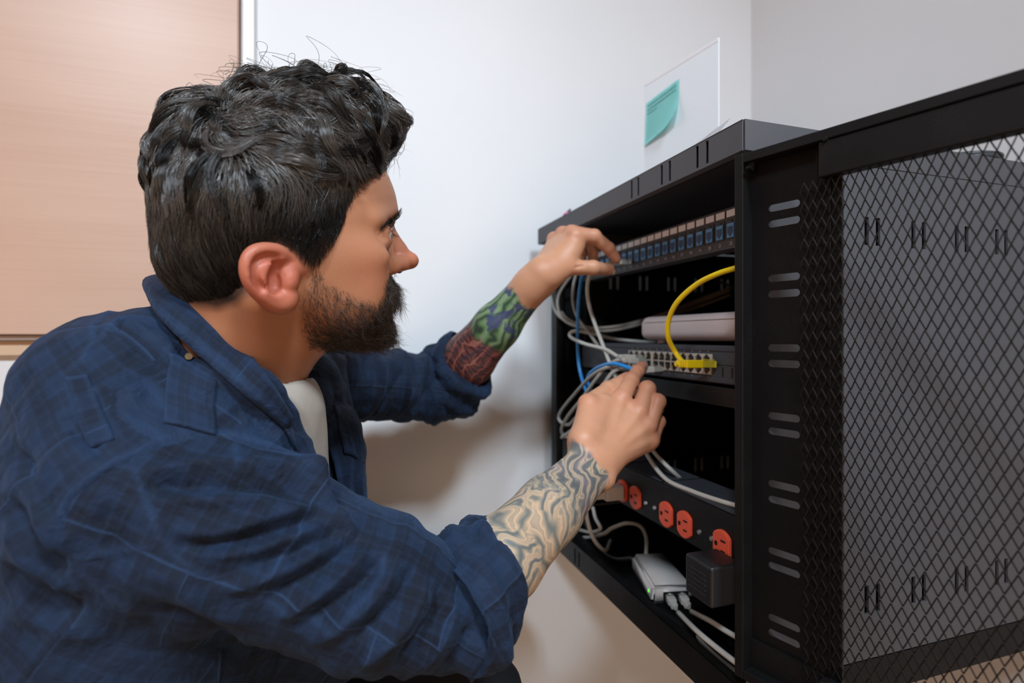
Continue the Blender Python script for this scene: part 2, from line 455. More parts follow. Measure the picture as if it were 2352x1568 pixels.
# ================================================================ patch panel
PY = .076
pp = thing('patch_panel', 'grey 24-port patch panel with blue jacks and white label tabs, top unit of the cabinet', 'patch panel', RACK @ Matrix.Translation((.3, PY, .1127)))
bm = NB(); box(bm, .0587, .5413, PY, PY + .0018, .1127, .1655, .0004); box(bm, .066, .534, PY + .0018, PY + .03, .114, .164)
obj('panel_plate', bm, m_panelgrey, pp, RACK)
def font(txt, size, loc, parent, mat, m=RACK, name='number'):
    cu = bpy.data.curves.new(name, 'FONT'); cu.body = txt; cu.size = size; cu.align_x = 'CENTER'; cu.align_y = 'CENTER'; cu.extrude = .00008
    me = font_mesh(cu); me.materials.clear(); me.materials.append(mat); o = bpy.data.objects.new(name, me)
    reg(o, m @ Matrix.Translation(loc) @ Matrix.Rotation(PI / 2, 4, 'X'), parent); return o
P22 = .4940; PP = .02035
def jack_shape(bm, cx, cz, w, h, y, notch=1, mi=0, dep=.0006):
    """dark opening of an 8P8C socket with its latch notch"""
    pts = [(-w / 2, -h / 2), (w / 2, -h / 2), (w / 2, h * .22), (w * .28, h * .22), (w * .28, h * .36), (w * .15, h * .36), (w * .15, h / 2), (-w * .15, h / 2), (-w * .15, h * .36), (-w * .28, h * .36), (-w * .28, h * .22), (-w / 2, h * .22)]
    pts = [(x, z * notch) for x, z in pts]
    a = [bm.verts.new((cx + x, y, cz + z)) for x, z in pts]; b = [bm.verts.new((cx + x, y + dep, cz + z)) for x, z in pts]
    f = bm.faces.new(a); f.material_index = mi
    for i in range(len(pts)):
        f = bm.faces.new([a[i], a[(i + 1) % len(pts)], b[(i + 1) % len(pts)], b[i]]); f.material_index = mi
for n in range(1, 25):
    cx_ = P22 + (n - 22) * PP
    bm = NB()
    box(bm, cx_ - .0082, cx_ + .0082, PY - .0012, PY + .001, .1248, .1503, .0012, mi=0)
    box(bm, cx_ - .0066, cx_ + .0066, PY - .0026, PY - .001, .1262, .1452, .0006, mi=1)
    jack_shape(bm, cx_, .1342, .0098, .0125, PY - .0029, -1, mi=2)
    box(bm, cx_ - .003, cx_ + .003, PY - .0026, PY - .001, .1462, .1482, .0003, mi=0)
    p_ = obj('port', bm, [m_panelgrey, m_bluejack, m_bluedark], pp, RACK)
    bm = NB(); box(bm, cx_ - .0084, cx_ + .0084, PY - .0014, PY - .0002, .1532, .1622, .0006); obj('label_tab', bm, m_strip, pp, RACK)
    font(str(n), .0058, (cx_, PY - .0012, .1188), pp, m_num)

# ================================================================ network switch
sw = thing('network_switch', 'dark grey rack switch with pale port banks and a yellow cable in it', 'network switch', RACK @ Matrix.Translation((.3, PY, -.0625)))
SZ0, SZ1 = -.0618, -.0115
bm = NB(); box(bm, .066, .534, PY - .002, PY + .24, SZ0 + .001, SZ1 - .001, .0012)
box(bm, .0587, .5413, PY, PY + .0018, SZ0, SZ1, .0006)
box(bm, .07, .53, PY - .0034, PY - .0015, SZ1 - .0075, SZ1 - .0015, .0006); box(bm, .07, .53, PY - .0034, PY - .0015, SZ0 + .0015, SZ0 + .0075, .0006)
obj('switch_body', bm, m_dev, sw, RACK)
banks = ((.1718, .2462), (.2478, .3196), (.3222, .3870), (.3912, .4602))
for bi, (x0, x1) in enumerate(banks[1:], 1):
    bm = NB(); box(bm, x0, x1, PY - .0045, PY, -.0508, -.0232, .0006); bk = obj('port_bank', bm, m_bank, sw, RACK)
    for r_ in (0, 1):
        for k in range(4):
            cx_ = x0 + (x1 - x0) * (k + .5) / 4 * .98 + .0006; cz_ = -.0298 if r_ == 0 else -.0437
            bm = NB(); jack_shape(bm, cx_, cz_, .0122, .0118, PY - .0051, 1 if r_ == 0 else -1, 0)
            box(bm, cx_ - .0062, cx_ - .003, PY - .0054, PY - .005, cz_ - .0026, cz_ + .0012, mi=1)
            obj('port', bm, [m_hole, m_pin], bk, RACK)
    for k in range(4):
        for z in (-.0195, -.0545):
            bm = NB(); box(bm, x0 + (x1 - x0) * (k + .5) / 4 - .0008, x0 + (x1 - x0) * (k + .5) / 4 + .0008, PY - .0024, PY - .0019, z - .0008, z + .0008); obj('indicator', bm, m_num, sw, RACK)
for x in (.480, .497):
    bm = NB(); box(bm, x - .0012, x + .0012, PY - .0026, PY - .0019, -.052, -.040); obj('uplink_slot', bm, m_hole, sw, RACK)
bm = NB(); box(bm, .466, .53, PY - .0026, PY - .0019, -.0372, -.0366); obj('uplink_frame', bm, m_hole, sw, RACK)

# ================================================================ white router box on the switch
rt = thing('router_box', 'pinkish white rounded plastic device lying on top of the network switch', 'router', RACK @ Matrix.Translation((.36, .18, SZ1)))
bm = NB(); box(bm, .2266, .512, .105, .262, -.0062, .0345, .014, 6)
obj('device_body', bm, m_routerbox, rt, RACK, smooth=True)
bm = NB(); box(bm, .245, .506, .1042, .1052, .0245, .0250); obj('seam', bm, m_cable_g, rt, RACK)
for x in (.262, .49):
    bm = NB(); box(bm, x - .009, x + .009, .125, .145, -.0116, -.0055, .0015); obj('foot', bm, m_routerbox, rt, RACK)

# ================================================================ power strip
pd = thing('power_strip', 'black rack power strip with round orange outlets, angled low in the cabinet', 'power strip', RACK @ Matrix.Translation((.3, .03, -.266)))
bm = NB(); box(bm, .062, .556, .030, .105, -.2665, -.2055, .002)
box(bm, .03, .062, .083, .085, -.2665, -.2055, .0005); box(bm, .556, .568, .083, .085, -.2665, -.2055, .0005)
obj('strip_body', bm, m_black, pd, RACK)
bm = NB()
for x0, x1 in ((.066, .17), (.176, .286), (.292, .40), (.406, .552)): box(bm, x0, x1, .034, .10, -.2058, -.2045, .0008)
obj('top_cover', bm, m_dev, pd, RACK)
for x in (.5, ): 
    bm = NB(); cyl(bm, (x, .05, -.2046), (x, .05, -.203), .0032, None, 14); obj('cover_screw', bm, m_dev, pd, RACK)
OX = (.1845, .2225, .3030, .3412, .4210, .4620, .5330)
OZ = -.2445
for x in OX:
    bm = NB(); n_ = 40; R_ = .0172; a = []; 
    for k in range(n_):
        t = 2 * PI * k / n_; xx = R_ * math.cos(t); zz = R_ * 1.02 * math.sin(t)
        xx = max(-.0142, min(.0142, xx)); a.append((xx, zz))
    f0 = [bm.verts.new((x + p[0], .0302, OZ + p[1])) for p in a]; f1 = [bm.verts.new((x + p[0] * .985, .0268, OZ + p[1] * .985)) for p in a]; f2 = [bm.verts.new((x + p[0] * .93, .0262, OZ + p[1] * .93)) for p in a]
    for A_, B2 in ((f0, f1), (f1, f2)):
        for k in range(n_): bm.faces.new([A_[k], A_[(k + 1) % n_], B2[(k + 1) % n_], B2[k]])
    bm.faces.new(f2)
    ou = obj('outlet', bm, m_orange, pd, RACK)
    bm = NB(); box(bm, x + .0005, x + .0085, .0258, .0263, OZ + .0045, OZ + .0067); box(bm, x + .0005, x + .0075, .0258, .0263, OZ - .0077, OZ - .0055); box(bm, x - .0095, x - .0055, .0258, .0263, OZ - .0025, OZ + .0025, .001)
    obj('outlet_slots', bm, m_hole, ou, RACK)
for x in (.3685, .3915, .4905, .5135, .252, .15):
    bm = NB(); cyl(bm, (x, .0305, OZ), (x, .0280, OZ), .0036, .0026, 14); obj('screw', bm, m_silver, pd, RACK)

# plugs in the power strip
pw = thing('power_plug', 'white mains plug in the leftmost visible orange outlet', 'plug', RACK @ Matrix.Translation((.303, .026, OZ)))
bm = NB(); box(bm, .2915, .3145, -.006, .0258, OZ - .0115, OZ + .0105, .003, 3); box(bm, .294, .312, -.022, -.005, OZ - .008, OZ + .006, .003, 3)
obj('plug_body', bm, m_whitebox, pw, RACK, smooth=False)
bm = NB(); tube(bm, [Vector(p) for p in smooth_path([(.303, -.021, OZ - .002), (.296, -.030, OZ - .012), (.284, -.024, OZ - .045), (.262, .0, OZ - .090), (.225, .04, OZ - .126), (.17, .08, OZ - .134)])], .0032); obj('flex', bm, m_cable_w, pw, RACK)
pa = thing('power_adapter', 'black power adapter brick plugged into the rightmost orange outlet', 'power adapter', RACK @ Matrix.Translation((.55, -.004, OZ - .02)))
bm = NB(); box(bm, .5265, .572, -.018, .0258, OZ - .050, OZ - .0055, .003, 3)
obj('adapter_body', bm, m_adapter, pa, RACK)
bm = NB()
for i in range(5):
    for j in range(7):
        box(bm, .534 + j * .0045, .534 + j * .0045 + .0012 + .0018 * random.random(), -.0182, -.0179, OZ - .040 + i * .0055, OZ - .0388 + i * .0055)
obj('rating_print', bm, m_dev, pa, RACK)

# ================================================================ power injector on the base
TZ = B_ + .0242
inj = thing('power_injector', 'small white box with a green light and two cables plugged in, on the cabinet base', 'power injector', RACK @ Matrix.Translation((.345, .073, TZ)))
pA, pB, pC, pD = (.2765, .0600), (.2890, .1160), (.4020, .0880), (.3895, .0262)
bm = NB()
q0 = [bm.verts.new((x, y, TZ)) for x, y in (pA, pB, pC, pD)]; q1 = [bm.verts.new((x, y, TZ + .0275)) for x, y in (pA, pB, pC, pD)]
bm.faces.new(q0); bm.faces.new(q1)
for k in range(4): bm.faces.new([q0[k], q0[(k + 1) % 4], q1[(k + 1) % 4], q1[k]])
bmesh.ops.bevel(bm, geom=list(bm.edges), offset=.006, segments=5, affect='EDGES')
obj('injector_body', bm, m_whitebox, inj, RACK, smooth=True)
ex = (Vector((*pC, 0)) - Vector((*pD, 0))).normalized(); el = (Vector((*pD, 0)) - Vector((*pA, 0))).normalized()
bm = NB(); pl_ = Vector((*pA, 0)).lerp(Vector((*pD, 0)), .87) + Vector((0, 0, TZ + .014)); nl = Vector((el.y, -el.x, 0))
cyl(bm, pl_ - nl * .001, pl_ + nl * .0008, .0022, None, 14); obj('status_light', bm, m_led, inj, RACK, label='lit green light')
bm = NB(); mE = aim((0, 0, 0), ex)
pe = Vector((*pD, 0)) + ex * .017
box(bm, 0, .038, -.0005, .0006, .0035, .0185, m=Matrix.Translation(pe + Vector((0, 0, TZ)) + el * .0002) @ mE); obj('socket', bm, m_hole, inj, RACK)

# ================================================================ cables
def rj_plug(parent, p, d, mat_boot, mat_tip, m=RACK, boot_len=.018, tip=.016, s=1.0, up=(0, 0, 1)):
    """modular plug: ribbed boot and clear tip; p = nose of the plug, d = direction it points"""
    d = Vector(d).normalized(); fr = aim(Vector(p) - d * tip, d, up)
    bm = NB(); 
    box(bm, 0, tip, -.0056 * s, .0056 * s, -.0038 * s, .0038 * s, .0006, m=fr)
    box(bm, tip * .1, tip * .95, -.0024 * s, .0024 * s, .0042 * s, .0054 * s, .0004, m=fr)
    t_ = obj('plug_tip', bm, mat_tip, parent, m)
    bm = NB(); box(bm, -boot_len, .001, -.0062 * s, .0062 * s, -.0046 * s, .0046 * s, .0016, 3, m=fr)
    for k in range(3): box(bm, -boot_len - .002 - k * .0034, -boot_len - k * .0034, -.0045 * s, .0045 * s, -.0040 * s, .0040 * s, .0008, m=fr)
    cyl(bm, fr @ Vector((-boot_len - .012, 0, 0)), fr @ Vector((-boot_len, 0, 0)), .0029 * s, .0038 * s, 12)
    obj('plug_boot', bm, mat_boot, parent, m)
    return fr @ Vector((-boot_len - .012, 0, 0))
def cable(name, label, pts, r, mat, group=None, m=RACK, plugs=(), n=10, cat='cable'):
    path = smooth_path(pts, n)
    mid = Vector(pts[0])
    root = thing(name, label, cat, m @ Matrix.Translation(mid), group)
    bm = NB(); tube(bm, path, r, 12); obj('cord', bm, mat, root, m, smooth=False)
    for (p, d, mb, mt, kw) in plugs: rj_plug(root, p, d, mb, mt, m, **kw)
    return root
R_ = rk
# yellow
ynose = R_(1640, 836, .072); yd = Vector((.10, 1, -.02))
yt = ynose - yd.normalized() * .044
cable('yellow_patch_cable', 'yellow patch cable looping down into the right end of the switch', [yt, R_(1552, 810, .03), R_(1535, 775, .015), R_(1536, 735, .01), R_(1556, 693, .01), R_(1600, 653, .02), R_(1650, 628, .03), R_(1705, 610, .05), R_(1740, 590, .10)], .0034, m_cable_y,
      plugs=[(ynose, yd, m_cable_y, m_clear_y, dict(tip=.02, boot_len=.024, s=1.15))])
# blue: from the patch panel down and back up to the switch plug under the fingertip
bd = Vector((.05, 1, .05)); bnose = R_(1522, 846, .074)
bt_ = bnose - bd.normalized() * .046
cable('blue_patch_cable', 'blue patch cable hanging from the panel and looping back up to the switch', [R_(1346, 600, .05), R_(1334, 650, .035), R_(1328, 710, .03), R_(1327, 790, .03), R_(1332, 850, .03), R_(1350, 905, .03), R_(1368, 920, .035), R_(1356, 893, .015), R_(1350, 868, .01), R_(1370, 846, .01), R_(1410, 835, .01), bt_], .0031, m_cable_b,
      plugs=[(bnose, bd, m_cable_w, m_clear, dict(tip=.018, boot_len=.014))])
# white held at the patch panel
hn = R_(1440, 600, .07)
cable('white_patch_cable', 'white patch cable held at the panel by the raised hand, hanging to below the switch', [R_(1408, 612, .045), R_(1365, 618, .030), R_(1350, 650, .026), R_(1352, 695, .026), R_(1367, 745, .024), R_(1388, 800, .022), R_(1405, 845, .022), R_(1425, 890, .03), R_(1450, 960, .05), R_(1500, 1035, .05), R_(1545, 1082, .06), R_(1590, 1120, .11), R_(1650, 1150, .22)], .0031, m_cable_w,
      plugs=[(R_(1447, 602, .072), (.1, 1, .05), m_cable_w, m_clear, dict(tip=.018, boot_len=.012))])
cable('thin_white_cable', 'white cable running out from behind the lower hand over the power strip', [R_(1440, 900, .05), R_(1460, 990, .045), R_(1490, 1050, .040), R_(1530, 1100, .035), R_(1590, 1128, .04), R_(1650, 1149, .045), R_(1700, 1163, .05), R_(1740, 1172, .05)], .0031, m_cable_w)
cable('pinkish_grey_cable', 'pinkish grey cable hanging left of the blue one from the patch panel', [R_(1330, 612, .05), R_(1318, 650, .04), R_(1316, 690, .04), R_(1325, 725, .04), R_(1350, 760, .045), R_(1372, 790, .04), R_(1400, 815, .05)], .0028, m_cable_g)
# loop to the switch, white
w1 = R_(1478, 822, .074); wd = Vector((.05, 1, -.06)); wt_ = w1 - wd.normalized() * .046
cable('looped_white_cable', 'white cable making a hairpin loop left of the switch, plugged in its top row', [wt_, R_(1390, 802, .02), R_(1345, 790, .015), R_(1314, 776, .015), R_(1309, 766, .02), R_(1325, 760, .03), R_(1370, 768, .06), R_(1410, 778, .10), R_(1480, 785, .16), R_(1560, 790, .30)], .0031, m_cable_w,
      plugs=[(w1, wd, m_cable_w, m_clear, dict(tip=.018, boot_len=.016))])
w2 = R_(1486, 830, .074); w2t = w2 - wd.normalized() * .046
cable('lower_white_cable', 'white cable in the switch passing under the blue one toward the cabinet side', [w2t, R_(1415, 828, .02), R_(1392, 843, .01), R_(1368, 872, .0), R_(1338, 914, -.005), R_(1305, 955, -.005), R_(1290, 985, .0), R_(1300, 1003, .01), R_(1325, 985, .03), R_(1370, 960, .05)], .0031, m_cable_g,
      plugs=[(w2, wd, m_cable_w, m_clear, dict(tip=.018, boot_len=.016))])
w3 = R_(1500, 852, .074)
cable('inner_grey_cable', 'grey cable just inside the outermost hanging loop, under the switch', [w3, R_(1440, 845, .03), R_(1408, 855, .01), R_(1385, 885, .0), R_(1355, 925, .0), R_(1322, 960, .0), R_(1305, 975, .0), R_(1285, 965, .0), R_(1288, 945, .0), R_(1320, 905, .0), R_(1360, 862, .0), R_(1400, 842, .01), R_(1440, 838, .04)], .0031, m_cable_g)
cable('cable_end', 'grey cable end sticking out low at the left, beside the lower hand', [R_(1290, 1004, .0), R_(1300, 998, .0), R_(1320, 982, .01), R_(1350, 955, .03)], .0031, m_cable_g)
# grey bundle at the far side
for i, (dx, dy, dl) in enumerate(((0, 0, 0), (6, 3, .006), (11, 8, .0), (14, 2, .014))):
    cable('grey_bundle_cable', 'grey cable in the bundle sweeping down behind the raised hand and across the cabinet', [R_(1330 + dx, 596 + dy, .065), R_(1296 + dx, 632 + dy, .05 + dl), R_(1272 + dx, 670 + dy, .035 + dl), R_(1272 + dx, 705 + dy, .03 + dl), R_(1292 + dx, 732 + dy, .03 + dl), R_(1335 + dx, 750 + dy * .5, .05 + dl), R_(1390, 752 + dy, .09 + dl), R_(1450, 742 + dy, .14), R_(1530, 718 + dy, .22), R_(1600, 690 + dy * 2, .32), R_(1680, 660 + dy * 2, .42)], .0028, m_cable_g, 'grey cables of the bundle')
cable('dusty_cable', 'dark cable drooping across the back of the cabinet above the router', [R_(1480, 640, .42), R_(1540, 628, .40), R_(1600, 632, .38), R_(1660, 650, .36), R_(1710, 672, .34)], .0028, m_cable_k)
# base area
cable('base_white_cable', 'white cable lying in a bend on the cabinet base behind the forearm', [R_(1362, 1165, .04), R_(1368, 1190, .035), R_(1379, 1213, .03), R_(1360, 1222, .04), R_(1335, 1218, .05), R_(1300, 1206, .07), R_(1270, 1180, .12)], .0031, m_cable_w)
cable('injector_feed_cable', 'white to tan cable arching over to the back of the injector box', [R_(1262, 1190, .10), R_(1300, 1222, .07), R_(1340, 1234, .05), R_(1385, 1226, .05), R_(1405, 1213, .055), R_(1440, 1201, .07), R_(1470, 1208, .09), R_(1484, 1235, .10), R_(1484, 1275, .10)], .0031, m_cable_w)
cable('base_black_cable', 'dark grey cable curving along the cabinet base to the injector box', [R_(1340, 1195, .07), R_(1365, 1235, .05), R_(1385, 1265, .045), R_(1415, 1283, .045), R_(1452, 1281, .06)], .0031, m_cable_k)
for i, (f, ptsx) in enumerate(((.012, ((1560, 1400), (1600, 1448), (1650, 1490), (1700, 1528), (1740, 1555))), (.031, ((1590, 1385), (1630, 1425), (1670, 1450), (1710, 1472), (1750, 1490))))):
    pn = Vector((*pD, TZ + .0125)) + ex * (.018 + f - .004) + el * .002
    q = pn + el * .036 + Vector((0, 0, -.004))
    cable('injector_cable', ('white cable leaving the injector box nearest the cabinet lip' if i == 0 else 'white cable leaving the injector box on the far side of its twin'), [q] + [R_(x, y, .012 + .022 * i + .0 * k) for k, (x, y) in enumerate(ptsx[1:])], .0033, m_cable_w, 'injector cables',
          plugs=[(pn - el * .012, -el + Vector((0, 0, .1)), m_cable_w, m_clear, dict(tip=.016, boot_len=.010))])
cable('floor_edge_cable', 'grey cable lying on the cabinet base along the front lip', [R_(1560, 1420, .06), R_(1610, 1475, .035), R_(1650, 1512, .03), R_(1700, 1550, .025)], .0033, m_cable_g)

# ================================================================ things on the cabinet
sd = Vector((-.454, .891, 0)); sp = Vector((.311, .80, EYE + T_))
SH = PRE @ Matrix(((-sd.x, sd.y, 0, sp.x + sd.x * .165), (-sd.y, -sd.x, 0, sp.y + sd.y * .165), (0, 0, 1, sp.z), (0, 0, 0, 1)))   # x along width (left to right), y into the sheet
M_ = Mat('acrylic_white', s2l((232, 236, 240)), .25); M_.b.inputs['Transmission Weight'].default_value = .0
bm = NB(); box(bm, 0, .1655, 0, .0022, 0, .2235, .0006)
sh = tag(obj('white_board', bm, M_.m, None, SH), 'upright white board standing on the cabinet with a turquoise note on it', 'board')
bm = NB(); box(bm, .0, .1655, -.0004, .0026, .2185, .2240, .0006); o_ = obj('edge_strip', bm, m_trim, sh, SH)
def onboard(px, py):
    r = (px - CX) / FL; P = Vector((sp.x + sd.x * .165, sp.y + sd.y * .165)); D = Vector((-sd.x, -sd.y))
    t = (r * P.y - P.x) / (D.x - r * D.y); Y = P.y + t * D.y
    return t, (CY - py) / FL * Y - T_
tl = onboard(1485, 238); tr = onboard(1560, 181); br = onboard(1562, 279); bl = onboard(1483, 336)
bm = NB(); g = {}
NU, NV = 12, 12
for i in range(NU + 1):
    for j in range(NV + 1):
        u, v_ = i / NU, j / NV
        x = (tl[0] * (1 - u) + tr[0] * u) * (1 - v_) + (bl[0] * (1 - u) + br[0] * u) * v_
        z = (tl[1] * (1 - u) + tr[1] * u) * (1 - v_) + (bl[1] * (1 - u) + br[1] * u) * v_
        lift = .0008 + .010 * max(0, v_ - .15) ** 1.6 * (.35 + u) + .010 * max(0, u + v_ - 1.45) ** 1.5
        if u + v_ > 1.7: z += (u + v_ - 1.7) * .02
        g[i, j] = bm.verts.new((x, -lift, z))
for i in range(NU):
    for j in range(NV): f = bm.faces.new([g[i, j], g[i + 1, j], g[i + 1, j + 1], g[i, j + 1]]); f.smooth = True
r0 = bmesh.ops.solidify(bm, geom=list(bm.faces), thickness=.0002)
M_ = Mat('turquoise_paper', s2l((112, 208, 200)), .6); M_.set('Base Color', M_.mix(M_.noise(M_.coord('Object'), 25, 3).outputs['Fac'], s2l((166, 238, 233)), s2l((180, 242, 238))))
stn = tag(obj('sticky_note', bm, M_.m, None, SH), 'turquoise sticky note with faint pencil lines, stuck on the white board', 'sticky note')
bm = NB()
random.seed(3)
for row in range(3):
    u = .06
    while u < (.9 if row < 2 else .35):
        v_ = .10 + row * .095; wd_ = .02 + random.random() * .035
        x0 = tl[0] + (tr[0] - tl[0]) * u; z0 = (tl[1] * (1 - u) + tr[1] * u) * (1 - v_) + (bl[1] * (1 - u) + br[1] * u) * v_
        lift = .0013 + .010 * max(0, v_ - .15) ** 1.6 * (.35 + u)
        h_ = .0022 * (0.6 + random.random() * .7)
        box(bm, x0, x0 + .0007, -lift - .0002, -lift, z0 - h_ / 2, z0 + h_ / 2); box(bm, x0, x0 + wd_ * (tr[0] - tl[0]), -lift - .0002, -lift, z0 - .0004, z0 + .0003)
        u += wd_ + .012
obj('pencil_lines', bm, Mat('pencil', s2l((70, 140, 140)), .7).m, stn, SH)
# bent sheet of paper on the cap
bm = NB(); n_ = 10; g = []
for i in range(n_ + 1):
    u = i / n_
    x = .325 + .195 * u
    g.append((bm.verts.new((x, .018, T_ + .0006)), bm.verts.new((x + .002, .052, T_ + .013 + .026 * u))))
for a, b in zip(g, g[1:]): bm.faces.new([a[0], b[0], b[1], a[1]])
bmesh.ops.solidify(bm, geom=list(bm.faces), thickness=.0003)
tag(obj('paper_sheet', bm, plastic('paper', s2l((214, 208, 208)), .6), None, RACK, True), 'loose pale sheet of paper lying curled on top of the cabinet', 'paper')
# pink and black marker at the far end
mk = thing('marker_pen', 'pink marker with a black cap lying on the far end of the cabinet', 'pen', RACK @ Matrix.Translation((.07, .03, T_)))
def capz(x, y, h): return Vector((x, y, T_ + h))
bm = NB(); cyl(bm, capz(.100, .02, .0075), capz(.085, .03, .016), .0055, .005, 16); obj('pen_barrel', bm, plastic('pink_plastic', s2l((196, 84, 140)), .4), mk, RACK)
bm = NB(); cyl(bm, capz(.085, .03, .016), capz(.067, .045, .030), .0048, .002, 16); obj('pen_cap', bm, m_adapter, mk, RACK)
# clutter on the near top corner, seen through the door mesh
tb = thing('flat_device', 'flat pale device box on the cabinet top, seen through the door mesh', 'device', RACK @ Matrix.Translation((.52, .37, T_)))
bm = NB(); box(bm, .42, .575, .27, .46, T_, T_ + .012, .003, 3); obj('device_case', bm, m_whitebox, tb, RACK)
bm = NB(); box(bm, .43, .565, .28, .45, T_ + .012, T_ + .0135, .001); obj('device_lid', bm, plastic('pale_blue_lid', s2l((150, 165, 170)), .15), tb, RACK)
pts = []
for k in range(50):
    t = k / 49 * 2 * PI * 3.4; r__ = .036 + .003 * math.sin(t * 1.7)
    pts.append((.53 + r__ * math.cos(t) * .9, .455 + r__ * math.sin(t), T_ + .018 + .0045 * math.sin(t * .9) + .0035 * t / 6.28))
cable('coiled_black_cable', 'black cable coiled on the near top corner of the cabinet', pts, .0035, m_cable_k, n=3)
# ================================================================ implicit surfaces
def smin(a, b, k):
    if k <= 0: return np.minimum(a, b)
    h = np.clip(.5 + .5 * (b - a) / k, 0, 1)
    return b * (1 - h) + a * h - k * h * (1 - h)
def smax(a, b, k): return -smin(-a, -b, k)
class Vol:
    def __init__(s, lo, hi, h):
        s.lo = np.array(lo, np.float32); s.h = h
        s.n = (np.ceil((np.array(hi) - s.lo) / h).astype(int) + 1)
        s.f = np.full(tuple(s.n), .03, np.float32)
    def sub(s, lo, hi):
        a = np.clip(np.floor((np.array(lo) - s.lo) / s.h).astype(int), 0, s.n - 1); b = np.clip(np.ceil((np.array(hi) - s.lo) / s.h).astype(int) + 1, 1, s.n)
        sl = tuple(slice(i, j) for i, j in zip(a, b))
        X, Y, Z = [(s.lo[i] + s.h * np.arange(a[i], b[i], dtype=np.float32)) for i in range(3)]
        return sl, X[:, None, None], Y[None, :, None], Z[None, None, :]
    def op(s, kind, fn, lo, hi, k=.004, pad=None):
        pad = k * 1.2 + .006 if pad is None else pad
        sl, X, Y, Z = s.sub(np.array(lo) - pad, np.array(hi) + pad)
        if min(x.stop - x.start for x in sl) <= 0: return
        d = fn(X, Y, Z).astype(np.float32); f = s.f[sl]
        s.f[sl] = smin(f, d, k) if kind == 'add' else (smax(f, -d, k) if kind == 'cut' else smax(f, d, k))
    def cone(s, a, b, ra, rb, k=.004, flat=None, kind='add'):
        """round cone; flat=(direction, factor) squashes the section along a direction"""
        a = np.array(a, float); b = np.array(b, float); ba = b - a; L = max(ba @ ba, 1e-12)
        r = max(ra, rb) * 1.35
        def fn(X, Y, Z):
            px, py, pz = X - a[0], Y - a[1], Z - a[2]
            t = np.clip((px * ba[0] + py * ba[1] + pz * ba[2]) / L, 0, 1)
            dx, dy, dz = px - t * ba[0], py - t * ba[1], pz - t * ba[2]
            if flat is not None:
                n = np.array(flat[0], float); n /= np.linalg.norm(n); q = dx * n[0] + dy * n[1] + dz * n[2]; e = (1 / flat[1] - 1) * q
                dx, dy, dz = dx + e * n[0], dy + e * n[1], dz + e * n[2]
            return np.sqrt(dx * dx + dy * dy + dz * dz) - (ra + (rb - ra) * t)
        s.op(kind, fn, np.minimum(a, b) - r, np.maximum(a, b) + r, k)
    def ell(s, c, r, k=.004, axes=None, kind='add'):
        c = np.array(c, float); r = np.array(r, float); A = np.eye(3) if axes is None else np.array(axes, float)
        R = max(r)
        def fn(X, Y, Z):
            p = [X - c[0], Y - c[1], Z - c[2]]
            q = [p[0] * A[i][0] + p[1] * A[i][1] + p[2] * A[i][2] for i in range(3)]
            k0 = np.sqrt(sum((q[i] / r[i]) ** 2 for i in range(3))); k1 = np.sqrt(sum((q[i] / r[i] ** 2) ** 2 for i in range(3))) + 1e-9
            return k0 * (k0 - 1) / k1
        s.op(kind, fn, c - R, c + R, k)
    def mesh(s):
        f = s.f; h = s.h
        sg = f < 0
        c = [sg[i:f.shape[0] - 1 + i, j:f.shape[1] - 1 + j, k:f.shape[2] - 1 + k] for i in (0, 1) for j in (0, 1) for k in (0, 1)]
        tot = sum(x.astype(np.int8) for x in c)
        cells = np.argwhere((tot > 0) & (tot < 8))
        idx = np.full(tot.shape, -1, np.int32); idx[tuple(cells.T)] = np.arange(len(cells))
        acc = np.zeros((len(cells), 3)); cnt = np.zeros(len(cells))
        corners = [(i, j, k) for i in (0, 1) for j in (0, 1) for k in (0, 1)]
        val = {cc: f[cells[:, 0] + cc[0], cells[:, 1] + cc[1], cells[:, 2] + cc[2]] for cc in corners}
        for ca in corners:
            for ax in range(3):
                if ca[ax]: continue
                cb = list(ca); cb[ax] = 1; cb = tuple(cb)
                a, b = val[ca], val[cb]; m = (a < 0) != (b < 0)
                t = np.where(m, a / np.where(m, a - b, 1), 0)
                p = np.array(ca, float)[None] + 0 * acc; p[:, ax] += t
                acc[m] += p[m]; cnt[m] += 1
        V = s.lo + h * (cells + acc / cnt[:, None])
        Q = []
        for ax in range(3):
            o = [a for a in range(3) if a != ax]
            s1 = [slice(None)] * 3; s2 = [slice(None)] * 3; s1[ax] = slice(0, -1); s2[ax] = slice(1, None)
            for a in o: s1[a] = slice(1, -1); s2[a] = slice(1, -1)
            A = sg[tuple(s1)]; B = sg[tuple(s2)]
            for flip, mask in ((0, A & ~B), (1, ~A & B)):
                e = np.argwhere(mask)
                if not len(e): continue
                e[:, o[0]] += 1; e[:, o[1]] += 1
                q = []
                for d0, d1 in ((0, 0), (-1, 0), (-1, -1), (0, -1)):
                    c2 = e.copy(); c2[:, o[0]] += d0; c2[:, o[1]] += d1; q.append(idx[c2[:, 0], c2[:, 1], c2[:, 2]])
                q = np.stack(q, 1)
                if (ax == 1) ^ bool(flip): q = q[:, ::-1]
                Q.append(q)
        return V, np.concatenate(Q)
def relax(V, Q, n=1, lam=.5):
    """a little Laplacian smoothing"""
    V = V.copy(); E = np.concatenate([Q[:, [0, 1]], Q[:, [1, 2]], Q[:, [2, 3]], Q[:, [3, 0]]])
    for _ in range(n):
        acc = np.zeros_like(V); cnt = np.zeros(len(V))
        for a, b in ((0, 1), (1, 0)):
            for c in range(3): acc[:, c] += np.bincount(E[:, a], V[E[:, b], c], len(V))
            cnt += np.bincount(E[:, a], minlength=len(V))
        V += lam * (acc / np.maximum(cnt, 1)[:, None] - V)
    return V
